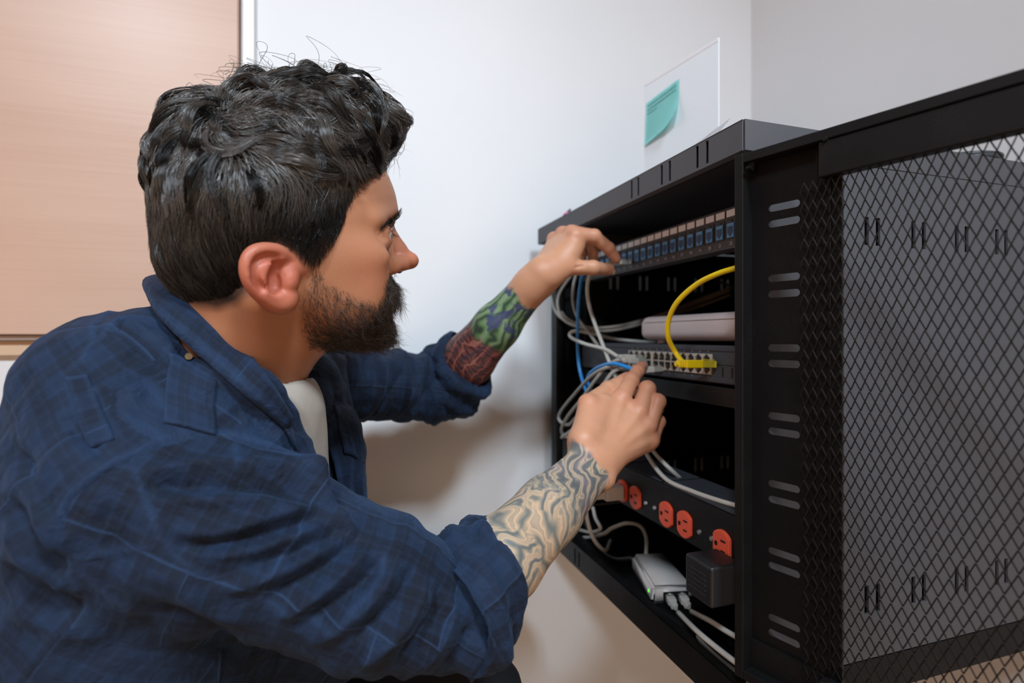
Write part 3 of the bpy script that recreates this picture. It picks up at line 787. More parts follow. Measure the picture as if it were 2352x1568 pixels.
def vnormals(V, Q):
    n = np.cross(V[Q[:, 2]] - V[Q[:, 0]], V[Q[:, 3]] - V[Q[:, 1]])
    N = np.zeros_like(V)
    for k in range(Q.shape[1]):
        for c in range(3): N[:, c] += np.bincount(Q[:, k], n[:, c], len(V))
    return N / (np.linalg.norm(N, axis=1, keepdims=True) + 1e-12)
def np_obj(name, V, Q, mats, parent, origin=(0, 0, 0), attrs=None, mi=None, label=None):
    m = Matrix.Translation(Vector(origin)); o3 = np.array(origin)
    me = bpy.data.meshes.new(name); V = np.asarray(V)
    me.vertices.add(len(V)); me.vertices.foreach_set('co', (V - o3).astype(np.float32).ravel())
    k = Q.shape[1]; me.loops.add(Q.size); me.loops.foreach_set('vertex_index', Q.astype(np.int32).ravel())
    me.polygons.add(len(Q)); me.polygons.foreach_set('loop_start', np.arange(0, Q.size, k, dtype=np.int32)); me.polygons.foreach_set('loop_total', np.full(len(Q), k, np.int32))
    me.polygons.foreach_set('use_smooth', np.ones(len(Q), bool))
    for mm in (mats if isinstance(mats, (list, tuple)) else [mats]): me.materials.append(mm)
    if mi is not None: me.polygons.foreach_set('material_index', np.asarray(mi, np.int32))
    for an, (ty, a) in (attrs or {}).items():
        at_ = me.attributes.new(an, ty, 'POINT')
        at_.data.foreach_set({'FLOAT': 'value', 'FLOAT_VECTOR': 'vector', 'FLOAT_COLOR': 'color'}[ty], np.asarray(a, np.float32).ravel())
    me.update(calc_edges=True); me.validate()
    o = bpy.data.objects.new(name, me)
    if label: o['label'] = label
    reg(o, m, parent); return o
# lattice noise
_G = rng.random((32, 32, 32)).astype(np.float32) * 2 - 1
def vnoise(P):
    P = np.asarray(P); i = np.floor(P).astype(int); t = P - i; t = t * t * (3 - 2 * t); i &= 31; j = (i + 1) & 31
    g = lambda a, b, c: _G[a, b, c]
    x0, y0, z0, x1, y1, z1 = i[..., 0], i[..., 1], i[..., 2], j[..., 0], j[..., 1], j[..., 2]
    tx, ty, tz = t[..., 0], t[..., 1], t[..., 2]
    a = g(x0, y0, z0) * (1 - tx) + g(x1, y0, z0) * tx; b = g(x0, y1, z0) * (1 - tx) + g(x1, y1, z0) * tx
    c = g(x0, y0, z1) * (1 - tx) + g(x1, y0, z1) * tx; d = g(x0, y1, z1) * (1 - tx) + g(x1, y1, z1) * tx
    return (a * (1 - ty) + b * ty) * (1 - tz) + (c * (1 - ty) + d * ty) * tz
def fbm(P, oct=3):
    s = 0; a = 1.0; P = np.asarray(P, float)
    for o in range(oct): s = s + a * vnoise(P + o * 7.3); P = P * 2.03; a *= .5
    return s
class TPS:
    """smooth interpolation of values given at scattered points of a plane"""
    def __init__(s, P, v, reg=0.0):
        P = np.asarray(P, float); n = len(P); s.P = P
        r = np.linalg.norm(P[:, None] - P[None], axis=2); K = s.phi(r) + reg * np.eye(n)
        A = np.zeros((n + 3, n + 3)); A[:n, :n] = K; A[:n, n] = 1; A[:n, n + 1:] = P; A[n, :n] = 1; A[n + 1:, :n] = P.T
        s.w = np.linalg.solve(A, np.concatenate([v, np.zeros(3)]))
    @staticmethod
    def phi(r): return np.where(r > 1e-9, r * r * np.log(r + 1e-12), 0)
    def __call__(s, X, Z):
        sh = np.broadcast(X, Z).shape; X = np.broadcast_to(X, sh); Z = np.broadcast_to(Z, sh)
        out = s.w[-3] + s.w[-2] * X + s.w[-1] * Z
        for (a, b), w in zip(s.P, s.w[:-3]):
            d2 = (X - a) ** 2 + (Z - b) ** 2; out = out + w * .5 * d2 * np.log(d2 + 1e-12)
        return out
def arr(v): return np.array([v[0], v[1], v[2]], float)
def A(px, py, Y): return arr(at(px, py, Y))
def proj(V):
    """image position of points, in px"""
    return CX + FL * V[..., 0] / V[..., 1], CY - FL * (V[..., 2] - EYE) / V[..., 1]
def polydist(X, Z, poly):
    """signed distance to a closed polygon, negative inside"""
    n = len(poly); d = np.full(np.broadcast(X, Z).shape, 1e9); s = np.ones(d.shape)
    for i in range(n):
        ax, az = poly[i]; bx, bz = poly[i - 1]
        ex, ez = bx - ax, bz - az; wx, wz = X - ax, Z - az
        t = np.clip((wx * ex + wz * ez) / (ex * ex + ez * ez + 1e-15), 0, 1)
        d = np.minimum(d, (wx - ex * t) ** 2 + (wz - ez * t) ** 2)
        c1, c2, c3 = (Z >= az), (Z < bz), (ex * wz > ez * wx)
        flip = (c1 & c2 & c3) | (~c1 & ~c2 & ~c3); s = np.where(flip, -s, s)
    return s * np.sqrt(d)
# ================================================================ the person: head
HB = math.radians(63); HF = np.array([math.sin(HB), math.cos(HB), 0]); HL = np.array([-math.cos(HB), math.sin(HB), 0]); HU = np.array([0, 0, 1.0])
HC = np.array([-.198, .480, EYE])
def hl(px, py, w):
    """head-frame (forward, up) of a feature seen w metres off the mid plane on the near (right) side"""
    r = (px - CX) / FL; k = (CY - py) / FL
    bx, by = HC[0] - w * HL[0], HC[1] - w * HL[1]
    f = (bx - r * by) / (r * HF[1] - HF[0]); Y = by + f * HF[1]
    return f, k * Y
def H3(f, l, u): return HC + f * HF + l * HL + np.array([0, 0, u])
def hpx(px, py, w): f, u = hl(px, py, w); return H3(f, -w, u)
skull = [(866, 372), (842, 338), (795, 306), (720, 288), (640, 280), (560, 284), (490, 302), (430, 338), (392, 392), (376, 455), (378, 520), (396, 590), (432, 650), (480, 700),
         (560, 735), (640, 755), (700, 775), (760, 790), (815, 796), (852, 794), (880, 778), (890, 750), (889, 725), (893, 700), (897, 680), (900, 655), (898, 635), (890, 610), (884, 580), (886, 550), (893, 525), (900, 508), (908, 492), (910, 475), (906, 450), (897, 424), (884, 396)]
P_, v_ = [], []
for x, y in skull: P_.append(hl(x, y, 0.0)); v_.append(0)
for x, y, w in [(800, 440, .060), (860, 430, .044), (830, 500, .059), (862, 512, .050), (860, 556, .0465), (800, 600, .062), (838, 596, .050), (710, 600, .071), (815, 655, .055), (852, 645, .043), (862, 612, .034), (876, 650, .027), (770, 700, .058), (705, 705, .060), (640, 690, .056), (740, 755, .044), (886, 685, .024),
                (872, 745, .021), (842, 755, .031), (800, 765, .037), (850, 710, .042), (600, 450, .077), (500, 450, .073), (650, 380, .068), (430, 500, .052), (560, 340, .050), (700, 345, .046), (800, 375, .045), (450, 400, .053), (500, 600, .058), (600, 600, .072), (720, 500, .070), (560, 680, .048)]:
    P_.append(hl(x, y, w)); v_.append(w * w * 1e6)
P_ = np.array(P_) * 1000
QH = TPS(P_, np.array(v_), 30.0)
h = .0014
corner = np.array([H3(f, l, u) for f in (-.115, .135) for l in (-.1, .1) for u in (-.06, .205)])
# the head is meshed in its own frame (x forward, y to its left, z up), then placed
HV = Vol((-.13, -.105, -.16), (.13, .10, .215), h)
def toh(p): q = np.asarray(p) - HC; return np.array([q @ HF, q @ HL, q[2]])
sl, X, Y, Z = HV.sub((-.13, -.105, -.16), (.13, .10, .215))
q2 = QH(X[:, :, 0] * 1000, Z[:, 0, :] * 1000)      # 2-D table over (f,u)
q2 = q2[:, None, :]
W = np.sqrt(np.maximum(q2, 0)) / 1000
gx = np.gradient(q2[:, 0, :], h * 1000, axis=0)[:, None, :]; gz = np.gradient(q2[:, 0, :], h * 1000, axis=1)[:, None, :]
F_ = ((Y * 1000) ** 2 - q2) / np.sqrt((2 * Y * 1000) ** 2 + gx ** 2 + gz ** 2 + 400) / 1000
cutz = (-.055 - Z) # drop anything far under the jaw
HV.f = np.minimum(HV.f, np.maximum(F_, cutz)).astype(np.float32)
def hn(px, py, w):      # point in head coords, near side for w>0
    f, u = hl(px, py, w); return np.array([f, -w, u])
def both(fn):
    for s in (1, -1): fn(s)
def mir(p, s): return np.array([p[0], p[1] * s, p[2]])
# neck
nk0 = toh(hpx(600, 690, .0)); nk1 = toh(A(510, 905, .49))
HV.cone(nk0 + [.0, 0, .0], nk1, .053, .056, .02)
HV.cone(hn(690, 770, 0) + [-.008, 0, .004], nk1 + [.018, 0, .0], .032, .036, .02)
for s in (1, -1):      # neck muscle from behind the ear to the collar bone
    HV.cone(mir(hn(590, 690, .058), s), nk1 + [.035, -.014 * s, -.01], .012, .012, .02)
# larynx
HV.cone(hn(694, 812, 0) + [-.011, 0, 0], hn(652, 856, 0) + [-.013, 0, 0], .010, .009, .014)
# brow ridge
for s in (1, -1):
    HV.cone(mir(hn(905, 492, .010) + [-.006, 0, 0], s), mir(hn(868, 508, .045) + [-.004, 0, 0], s), .0075, .007, .010)
    # orbit hollow
    HV.ell(mir(hn(892, 540, .030) + [.006, 0, .0], s), (.010, .014, .011), .010, kind='cut')
    HV.ell(mir(hn(902, 530, .016) + [.004, 0, .0], s), (.006, .006, .010), .008, kind='cut')
    # cheek bone
    HV.ell(mir(hn(822, 586, .0515), s), (.026, .009, .011), .018)
    # lids: sphere around the eyeball, open slit cut below
eyeC = hn(884, 547, .032) + [-.006, 0, .0015]
for s in (1, -1):
    e = mir(eyeC, s); HV.ell(e, (.0136, .0138, .0132), .0035)
    HV.ell(mir(hn(880, 562, .036) + [-.003, 0, 0], s), (.008, .012, .0055), .005)      # lower lid bag
    # upper lid fold
    HV.cone(mir(hn(897, 526, .020), s), mir(hn(868, 541, .044), s), .0034, .0032, .005)
for s in (1, -1):      # slit
    e = mir(eyeC, s); ax = np.array([[.89, 0, .45], [0, 1, 0], [-.45, 0, .89]])
    HV.ell(e + [.0105, .000 * s, .0005], (.0075, .0120, .0032), .0012, axes=ax, kind='cut')
for s in (1, -1):
    HV.ell(mir(hn(860, 645, .027), s) + [-.010, 0, 0], (.016, .015, .028), .018)
    HV.ell(mir(hn(835, 655, .042), s) + [-.006, 0, 0], (.022, .012, .030), .022)
# nose
nb = [(899, 516, .0062), (906, 534, .0068), (917, 553, .0074), (932, 573, .0082), (940, 590, .0088)]
pts = []
for x, y, r in nb:
    f, u = hl(x, y, 0); pts.append((np.array([f - r * .93, 0, u + .001 - r * .35]), r))
for (a, ra), (b, rb) in zip(pts, pts[1:]): HV.cone(a, b, ra, rb, .006)
HV.ell(np.array([*hl(939, 598, 0)])[[0, 0, 1]] * [1, 0, 1] + [.0, 0, 0], (.0100, .0092, .0088), .005)
for s in (1, -1):
    HV.cone(pts[1][0] + [-.006, -.006 * s, -.002], mir(hn(897, 600, .014), s) + [-.004, 0, 0], .006, .009, .008)
    HV.ell(mir(hn(899, 612, .0145) + [-.001, 0, .001], s), (.0115, .0062, .0085), .0035)             # wing
    HV.ell(mir(hn(921, 605, .008), s), (.009, .0070, .0080), .004)
f_, u_ = hl(913, 618, 0); HV.cone((f_ - .004, 0, u_ + .002), (f_ + .006, 0, u_ + .004), .0042, .0045, .004)      # columella
for s in (1, -1): HV.ell(mir(hn(918, 620, .0065), s) + [-.002, 0, -.0015], (.0065, .0028, .0035), .0015, kind='cut')
for s in (1, -1): HV.cone(mir(hn(884, 612, .019), s), mir(hn(880, 640, .027), s), .0014, .0012, .004, kind='cut')      # crease beside the nose
# lips
f_, u_ = hl(904, 668, 0)
for s in (1, -1):
    HV.cone((f_ - .003, 0, u_ + .001), mir(hn(893, 676, .022), s), .0048, .0025, .004)
    HV.cone((f_ - .004, 0, u_ - .008), mir(hn(892, 680, .021), s), .0055, .0025, .004)
    HV.cone((f_ + .003, 0, u_ - .0035), mir(hn(893, 678, .025) + [.002, 0, 0], s), .0010, .0010, .0015, kind='cut')
HV.ell(np.array([hl(880, 757, 0)[0] - .006, 0, hl(880, 757, 0)[1]]), (.012, .017, .013), .008)        # chin
# ears: built near side then mirrored
def ear(s):
    P = lambda px, py, w: mir(hn(px, py, w), s)
    def chain(pts, r, k, kind='add'):
        q = smooth_path([P(*p) for p in pts], 3); n = len(q)
        for i in range(n - 1):
            ra = r if not isinstance(r, tuple) else r[0] + (r[1] - r[0]) * i / (n - 1)
            HV.cone(arr(q[i]), arr(q[i + 1]), ra, ra, k, kind=kind)
    c = P(622, 628, .077); ax_f = P(660, 640, .071) - P(580, 620, .086); ax_f /= np.linalg.norm(ax_f); ax_u = np.array([-.30, 0, 1.0]); ax_u -= ax_u @ ax_f * ax_f; ax_u /= np.linalg.norm(ax_u); ax_n = np.cross(ax_f, ax_u)
    HV.ell(c, (.0165, .0225, .0045), .004, axes=[ax_f, ax_u, ax_n])
    HV.ell(P(668, 602, .0715), (.013, .006, .010), .008)
    chain([(684, 600, .071), (664, 587, .0745), (641, 577, .0795), (610, 573, .0845), (583, 580, .088), (569, 600, .0895), (568, 626, .089), (577, 652, .086), (596, 676, .081), (620, 692, .0765)], .0046, .003)
    chain([(622, 690, .0745), (640, 697, .072), (656, 694, .0705), (664, 678, .070)], (.0052, .0050), .006)
    HV.cone(P(630, 640, .066), P(600, 635, .070), .012, .009, .006)
    chain([(640, 600, .0795), (618, 606, .083), (602, 622, .0845), (602, 645, .0835), (616, 668, .080), (632, 678, .077)], .0036, .005)
    HV.ell(P(637, 642, .0815), (.0090, .0085, .0120), .0035, kind='cut')
    HV.ell(P(640, 615, .0825), (.0070, .0050, .0055), .0035, kind='cut')
    chain([(640, 592, .0855), (612, 590, .089), (592, 598, .0915), (585, 618, .0925), (588, 642, .0905), (602, 664, .0865)], .0024, .0022, 'cut')
    chain([(668, 628, .0735), (666, 645, .0735), (662, 656, .073)], .0050, .0035)
    chain([(636, 684, .075), (650, 680, .074)], .0036, .0035)
    chain([(680, 606, .072), (662, 620, .0735), (648, 630, .0735)], (.0040, .0026), .003)
for s in (1, -1): ear(s)
HVv, HVq = HV.mesh(); HVv = relax(HVv, HVq, 2, .5)
if HVv.shape[0] > 0:
    # orientation check
    nn_ = vnormals(HVv, HVq); cdir = HVv - HVv.mean(0)
    if (nn_ * cdir).sum() < 0: HVq = HVq[:, ::-1]
def hworld(V): return HC + V[:, :1] * HF + V[:, 1:2] * HL + V[:, 2:] * HU
# ================================================================ hair
# outline of the hair mass over the skull and the area it covers, as surfaces over the sagittal plane
hair_out = [(925, 292), (905, 262), (872, 242), (842, 228), (800, 212), (762, 204), (715, 200), (660, 200), (600, 200), (552, 203), (500, 210), (455, 222), (415, 244), (388, 275), (366, 320), (352, 370), (350, 420), (354, 480), (354, 560), (362, 620), (395, 665), (440, 700), (480, 718),
            (560, 735), (640, 755), (760, 780), (850, 760), (860, 650), (850, 560), (868, 470), (872, 410), (878, 372), (905, 345)]
PH, vH = [], []
for x, y in hair_out: PH.append(hl(x, y, 0)); vH.append(0)
for x, y, w in [(600, 450, .0850), (500, 450, .083), (650, 390, .084), (420, 500, .062), (560, 340, .074), (700, 345, .076), (800, 375, .066), (450, 400, .068), (500, 600, .066), (600, 560, .0805), (720, 500, .0785), (540, 680, .055), (620, 260, .056), (720, 260, .058), (500, 270, .052), (820, 300, .052), (430, 320, .046),
                (870, 330, .038), (780, 450, .0680), (840, 420, .054), (720, 580, .0755), (400, 600, .046), (600, 640, .075), (700, 640, .072), (780, 560, .066)]:
    PH.append(hl(x, y, w)); vH.append(w * w * 1e6)
PH = np.array(PH) * 1000
QA = TPS(PH, np.array(vH), 30.0)
def hs(pts, w): return [hl(x, y, w) for x, y in pts]
# covered region in head (f,u): hairline as seen on the near side
region = hs([(930, 300), (905, 250), (840, 190), (700, 160), (560, 160), (430, 190), (350, 290), (330, 400), (335, 560), (350, 640)], 0) + hs([(400, 672), (440, 700), (500, 712)], .03) + \
    hs([(548, 694), (572, 668), (566, 640), (560, 600), (585, 574), (620, 560), (650, 566), (680, 584), (700, 610), (722, 612), (748, 582), (764, 552), (784, 512), (797, 470), (812, 430)], .072) + hs([(838, 398), (868, 378)], .045) + hs([(900, 352), (928, 325)], .015)
region = np.array(region)
gf = np.arange(-.16, .16, .002); gu = np.arange(-.12, .30, .002)
TQ = QA(gf[:, None] * 1000, gu[None, :] * 1000); TR_ = polydist(gf[:, None], gu[None, :], region)
TS = QH(gf[:, None] * 1000, gu[None, :] * 1000)
def samp(T, f, u):
    x = np.clip((np.asarray(f) - gf[0]) / .002, 0, len(gf) - 1.001); y = np.clip((np.asarray(u) - gu[0]) / .002, 0, len(gu) - 1.001)
    i = x.astype(int); j = y.astype(int); a = x - i; b = y - j
    return (T[i, j] * (1 - a) + T[i + 1, j] * a) * (1 - b) + (T[i, j + 1] * (1 - a) + T[i + 1, j + 1] * a) * b
def hairF(P):
    """approximate signed distance to the hair shell, metres"""
    f, l, u = P[:, 0], P[:, 1], P[:, 2]; e = .002
    q = samp(TQ, f, u); gx = (samp(TQ, f + e, u) - samp(TQ, f - e, u)) / (2e3 * e); gz = (samp(TQ, f, u + e) - samp(TQ, f, u - e)) / (2e3 * e)
    return ((l * 1000) ** 2 - q) / np.sqrt((2 * l * 1000) ** 2 + gx ** 2 + gz ** 2 + 200) / 1000
def hairN(P):
    f, l, u = P[:, 0], P[:, 1], P[:, 2]; e = .002
    gx = (samp(TQ, f + e, u) - samp(TQ, f - e, u)) / (2e3 * e); gz = (samp(TQ, f, u + e) - samp(TQ, f, u - e)) / (2e3 * e)
    n = np.stack([-gx, 2 * l * 1000, -gz], 1); return n / (np.linalg.norm(n, axis=1, keepdims=True) + 1e-9)
# solid under-mass
AV = Vol((-.15, -.10, -.07), (.15, .10, .27), .0022)
sl, X, Y, Z = AV.sub((-.15, -.10, -.07), (.15, .10, .27))
q2 = samp(TQ, X[:, :, 0] + 0 * Z[:, 0, :], Z[:, 0, :] + 0 * X[:, :, 0])[:, None, :]; r2 = samp(TR_, X[:, :, 0] + 0 * Z[:, 0, :], Z[:, 0, :] + 0 * X[:, :, 0])[:, None, :]
gx = np.gradient(q2[:, 0, :], 2.2, axis=0)[:, None, :]; gz = np.gradient(q2[:, 0, :], 2.2, axis=1)[:, None, :]
Fh = ((Y * 1000) ** 2 - q2) / np.sqrt((2 * Y * 1000) ** 2 + gx ** 2 + gz ** 2 + 200) / 1000
AV.f = smax(Fh + .0045, r2 + .004 + 0 * Y, .006).astype(np.float32)
AVv, AVq = AV.mesh()
if ((vnormals(AVv, AVq)) * (AVv - AVv.mean(0))).sum() < 0: AVq = AVq[:, ::-1]
AVv = relax(AVv, AVq, 2)
# flow of the hair over the surface, sampled in the picture: (x, y, dx, dy, w, length cm, curl)
FLOW = [(520, 250, .2, -.6, .04, 6, 1), (560, 230, .8, -.5, .04, 7, 1.4), (620, 210, 1, -.3, .03, 7, 1.6), (700, 200, 1, -.1, .03, 7, 1.6), (780, 210, 1, .2, .03, 6.5, 1.4), (850, 240, 1, .45, .03, 6, 1.0), (910, 290, .6, .8, .02, 3.2, .4),
        (600, 280, 1, .15, .06, 7, 1.1), (700, 270, 1, .12, .06, 7.5, 1.0), (800, 290, 1, .1, .05, 7, .7), (880, 320, .9, .35, .03, 4.2, .4), (600, 340, 1, .30, .072, 6.5, .7), (700, 350, 1, .15, .07, 6.5, .6), (800, 365, 1, -.05, .06, 5.5, .4), (870, 350, 1, -.1, .035, 3.4, .3),
        (550, 300, .8, .6, .066, 6, .8), (640, 400, .8, .5, .08, 3.6, .3), (740, 410, .8, .35, .07, 3.2, .25), (820, 400, .8, .1, .055, 2.6, .2),
        (470, 220, -.7, .3, .03, 6, .9), (430, 260, -.6, .7, .03, 6, .9), (480, 290, -.35, .9, .05, 6, .9), (400, 320, -.3, 1, .03, 5, .7), (370, 400, -.1, 1, .02, 4.2, .5), (440, 400, -.2, 1, .06, 4.5, .5), (520, 400, -.05, 1, .075, 4, .4),
        (400, 500, -.12, 1, .045, 3.5, .3), (480, 520, -.15, 1, .07, 3.2, .2), (560, 500, -.25, 1, .08, 3.0, .2), (640, 480, -.3, 1, .08, 2.6, .15), (720, 480, -.25, 1, .073, 2.2, .15), (780, 440, -.1, 1, .065, 1.8, .15), (780, 500, -.2, 1, .065, 1.5, .1),
        (380, 600, .15, 1, .03, 3.2, .25), (450, 640, .4, 1, .05, 3.0, .2), (520, 650, .3, 1, .06, 2.4, .2), (540, 600, .0, 1, .072, 2.2, .15), (620, 540, -.25, 1, .076, 1.9, .1), (700, 560, -.05, 1, .073, 1.6, .1), (720, 595, -.1, 1, .071, 1.0, .1), (470, 695, .6, .7, .04, 2.0, .2), (540, 690, .5, .8, .055, 1.4, .2)]
FP = np.array([hl(x, y, w) for x, y, dx, dy, w, L, c in FLOW]); FD = np.array([(dx, -dy) for x, y, dx, dy, w, L, c in FLOW], float); FD /= np.linalg.norm(FD, axis=1, keepdims=True)
FLn = np.array([q[5] for q in FLOW]) / 100; FCu = np.array([q[6] for q in FLOW], float)
def field(P):
    d2 = (P[:, 0:1] - FP[:, 0]) ** 2 + (P[:, 2:3] - FP[:, 1]) ** 2
    w = np.exp(-d2 / (2 * .016 ** 2)) + 1e-6 / (d2 + 1e-4); w /= w.sum(1, keepdims=True)
    return w @ FD, w @ FLn, w @ FCu
def strands_mesh(paths, rad, taper=.35):
    """paths (n,k,3) -> three-sided tapering tubes"""
    n, k, _ = paths.shape
    T = np.gradient(paths, axis=1); T /= np.linalg.norm(T, axis=2, keepdims=True) + 1e-12
    ref = rng.normal(size=(n, 1, 3)); N = ref - (ref * T).sum(2, keepdims=True) * T; N /= np.linalg.norm(N, axis=2, keepdims=True) + 1e-9; B = np.cross(T, N)
    t = np.linspace(0, 1, k); prof = (1 - (1 - taper) * t ** 2)[None, :, None] * np.asarray(rad).reshape(-1, 1, 1); prof = np.broadcast_to(prof, (n, k, 1)).copy(); prof[:, -1] *= .25
    V = np.stack([paths + prof * (N * math.cos(a) + B * math.sin(a)) for a in (0, 2 * PI / 3, 4 * PI / 3)], 2)   # n,k,3,3
    V = V.reshape(-1, 3); base = (np.arange(n) * k * 3)[:, None, None]; row = (np.arange(k - 1) * 3)[None, :, None]; s = np.arange(3)[None, None, :]; s2 = (s + 1) % 3
    a = base + row + s; b = base + row + s2; Q = np.stack([a, b, b + 3, a + 3], -1).reshape(-1, 4)
    return V, Q
def grow(P, n_steps, seed_len, lift0=0.0, wav=1.0, jit=.25, clump=None):
    """trace strands over the hair shell from start points P"""
    n = len(P); fd, L, cu = field(P); L = L * seed_len
    out = [P.copy()]; ang = rng.normal(0, jit, n)
    key = np.floor(P / .0085); hsh = (key * [12.9898, 78.233, 37.719]).sum(1); r1 = np.modf(np.sin(hsh) * 43758.5453)[0]; r2_ = np.modf(np.sin(hsh * 1.7 + 3) * 24634.63)[0]
    cp = P.copy(); ph = r1 * 6.28; ph2 = r2_ * 6.28
    q = P.copy(); off = np.full(n, 0.0)
    lift = lift0 + np.abs(r2_) * (.006 * np.clip(cu, 0, 1.2) + .008 * np.clip(cu - .8, 0, 1))
    for i in range(1, n_steps):
        t = i / (n_steps - 1)
        d2, _, c2 = field(q); step = L / (n_steps - 1)
        a = ang + r1 * .5 * np.clip(cu, .25, 1.3) + wav * cu * (.75 * np.sin(ph + t * 5.0) * (.3 + t) + .55 * r2_ * t)
        ca, sa = np.cos(a), np.sin(a); dx = d2[:, 0] * ca - d2[:, 1] * sa; dz = d2[:, 0] * sa + d2[:, 1] * ca
        n3 = hairN(q); l_dir = np.zeros(n)
        d = np.stack([dx, l_dir, dz], 1); d -= (d * n3).sum(1, keepdims=True) * n3; d /= np.linalg.norm(d, axis=1, keepdims=True) + 1e-9
        side = np.cross(n3, d); d = d + side * (wav * .35 * cu * np.sin(ph2 + t * 6))[:, None]; d /= np.linalg.norm(d, axis=1, keepdims=True)
        q = q + d * step[:, None]
        tgt = lift * math.sin(PI * min(1, t * 1.1)) + cu * .0042 * np.sin(ph + ph2 + t * 7) * t + .0015 * t
        dist = hairF(q); q = q - n3 * np.clip(dist - tgt, -.004, .004)[:, None]
        out.append(q.copy())
    return np.stack(out, 1)
# seeds: area-uniform on the shell surface
def seeds(V, Q, n, keep):
    tri = np.concatenate([Q[:, [0, 1, 2]], Q[:, [0, 2, 3]]]); ar = np.linalg.norm(np.cross(V[tri[:, 1]] - V[tri[:, 0]], V[tri[:, 2]] - V[tri[:, 0]]), axis=1)
    w = ar * keep(V[tri].mean(1)); t = rng.choice(len(tri), n, p=w / w.sum()); u = rng.random((n, 2)); m = u.sum(1) > 1; u[m] = 1 - u[m]
    return V[tri[t, 0]] + (V[tri[t, 1]] - V[tri[t, 0]]) * u[:, :1] + (V[tri[t, 2]] - V[tri[t, 0]]) * u[:, 1:]
def kreg(P):   # region weight
    ok_ = np.abs(hairF(P) + .0045) < .0035
    r = samp(TR_, P[:, 0], P[:, 2]); return ok_ * np.where(r < .001, 1.0, 0.0) * np.where(hairN(P)[:, 1] < .35, 1.0, .35)
S0 = seeds(AVv, AVq, 22000, kreg)
nn = hairN(S0); S1 = S0 - nn * (hairF(S0)[:, None] + rng.random((len(S0), 1)) * .0055)      # start just under the shell
fd_, L_, cu_ = field(S1)
paths = grow(S1, 11, 1.0 * (.75 + .5 * rng.random(len(S1))))
rad = np.where(rng.random(len(S1)) < .3, .00024, .00016) * (1 + .4 * rng.random(len(S1))) * np.clip(L_ / .05, .7, 1.0)
# clumping: pull strands toward their cell's mean strand along the length
zoneL = np.clip((L_ - .022) / .03, 0, 1); hs_ = (np.floor(S1 / .0095) * [12.9898, 78.233, 37.719]).sum(1); lockr = np.abs(np.modf(np.sin(hs_) * 43758.5453)[0])
lockc = np.clip(.10 + zoneL * (.25 + .95 * lockr ** 1.5) * rng.uniform(.55, 1.25, len(S1)) + .10 * rng.random(len(S1)), 0, 1)
paths = paths - hairN(paths.reshape(-1, 3)).reshape(paths.shape) * ((.55 - lockr) * zoneL * .0065)[:, None, None]
key = (np.floor(S1 / .0075) @ np.array([1, 317, 90001])).astype(np.int64); uk, inv = np.unique(key, return_inverse=True); inv = inv.ravel()
mean = np.zeros((len(uk),) + paths.shape[1:]); np.add.at(mean, inv, paths); mean /= np.bincount(inv)[:, None, None]
cw_ = (.86 * np.clip(L_ / .06, .15, 1))[:, None, None] * np.linspace(0, 1, paths.shape[1])[None, :, None] ** .8
paths = paths * (1 - cw_) + mean[inv] * cw_
# keep strands off the face: shorten those leaving the covered area too far
rr = samp(TR_, paths[:, -1, 0], paths[:, -1, 2]); lim = np.where(L_ > .03, .010, .0035)
for _ in range(4):
    bad = rr > lim
    if not bad.any(): break
    c = .72; P0_ = paths[bad]; t_ = np.linspace(0, c, paths.shape[1]) * (paths.shape[1] - 1); i_ = np.minimum(t_.astype(int), paths.shape[1] - 2); fr_ = (t_ - i_)[None, :, None]
    paths[bad] = P0_[:, i_] * (1 - fr_) + P0_[:, i_ + 1] * fr_
    rr = samp(TR_, paths[:, -1, 0], paths[:, -1, 2])
# flyaways: loops over the crown, fringe tips
fly = []; frad = []
def loop(p0, p1, hgt, curl, k=22, side=0.0):
    a = np.array([*hl(*p0, 0)]); b = np.array([*hl(*p1, 0)]); t = np.linspace(0, 1, k)
    f = a[0] + (b[0] - a[0]) * t; u = a[1] + (b[1] - a[1]) * t + hgt * np.sin(PI * t) ** .8
    f = f + curl * .006 * np.sin(2 * PI * t * 1.3 + side); l = side * .012 + .006 * np.sin(4 * t + side)
    return np.stack([f, l, u], 1)
for i in range(150):
    x0 = rng.uniform(500, 860); y0 = np.interp(x0, [500, 600, 760, 860], [206, 196, 200, 240]); big = rng.random() < .3
    fly.append(loop((x0, y0 - 14), (x0 + rng.uniform(-25, 75), y0 + rng.uniform(-18, 26) - 14), rng.uniform(.004,   .026 if big else .015) * (1.25 if 520 < x0 < 720 else .9), rng.normal(0, 1), side=rng.normal(0, 1))); frad.append(rng.uniform(.00012, .00026))
for cx0, cnt, hg in ((515, 30, .020), (560, 34, .026), (610, 24, .018), (650, 26, .020), (692, 26, .027), (745, 22, .014), (790, 30, .018), (840, 26, .014), (872, 22, .011)):      # curled locks standing up
    for i in range(cnt):
        y0 = np.interp(cx0, [500, 600, 760, 860, 880], [206, 200, 204, 244, 262]) + 12; d = rng.normal(0, 5, 4)
        fly.append(loop((cx0 + d[0], y0 + d[1]), (cx0 + 62 + d[2] * 1.6, y0 + 10 + d[3]), hg * rng.uniform(.8, 1.08), .8 + rng.normal(0, .2), side=.8 + rng.normal(0, .22))); frad.append(rng.uniform(.0002, .00036))
for i in range(46):   # fringe tips and stray ends on the forehead
    x0 = rng.uniform(870, 925); y0 = rng.uniform(285, 345); fly.append(loop((x0, y0), (x0 + rng.uniform(-25, 16), y0 + rng.uniform(25, 75)), rng.uniform(.001, .004), rng.normal(0, .5), side=rng.normal(0, 1.3))); frad.append(rng.uniform(.0001, .00024))
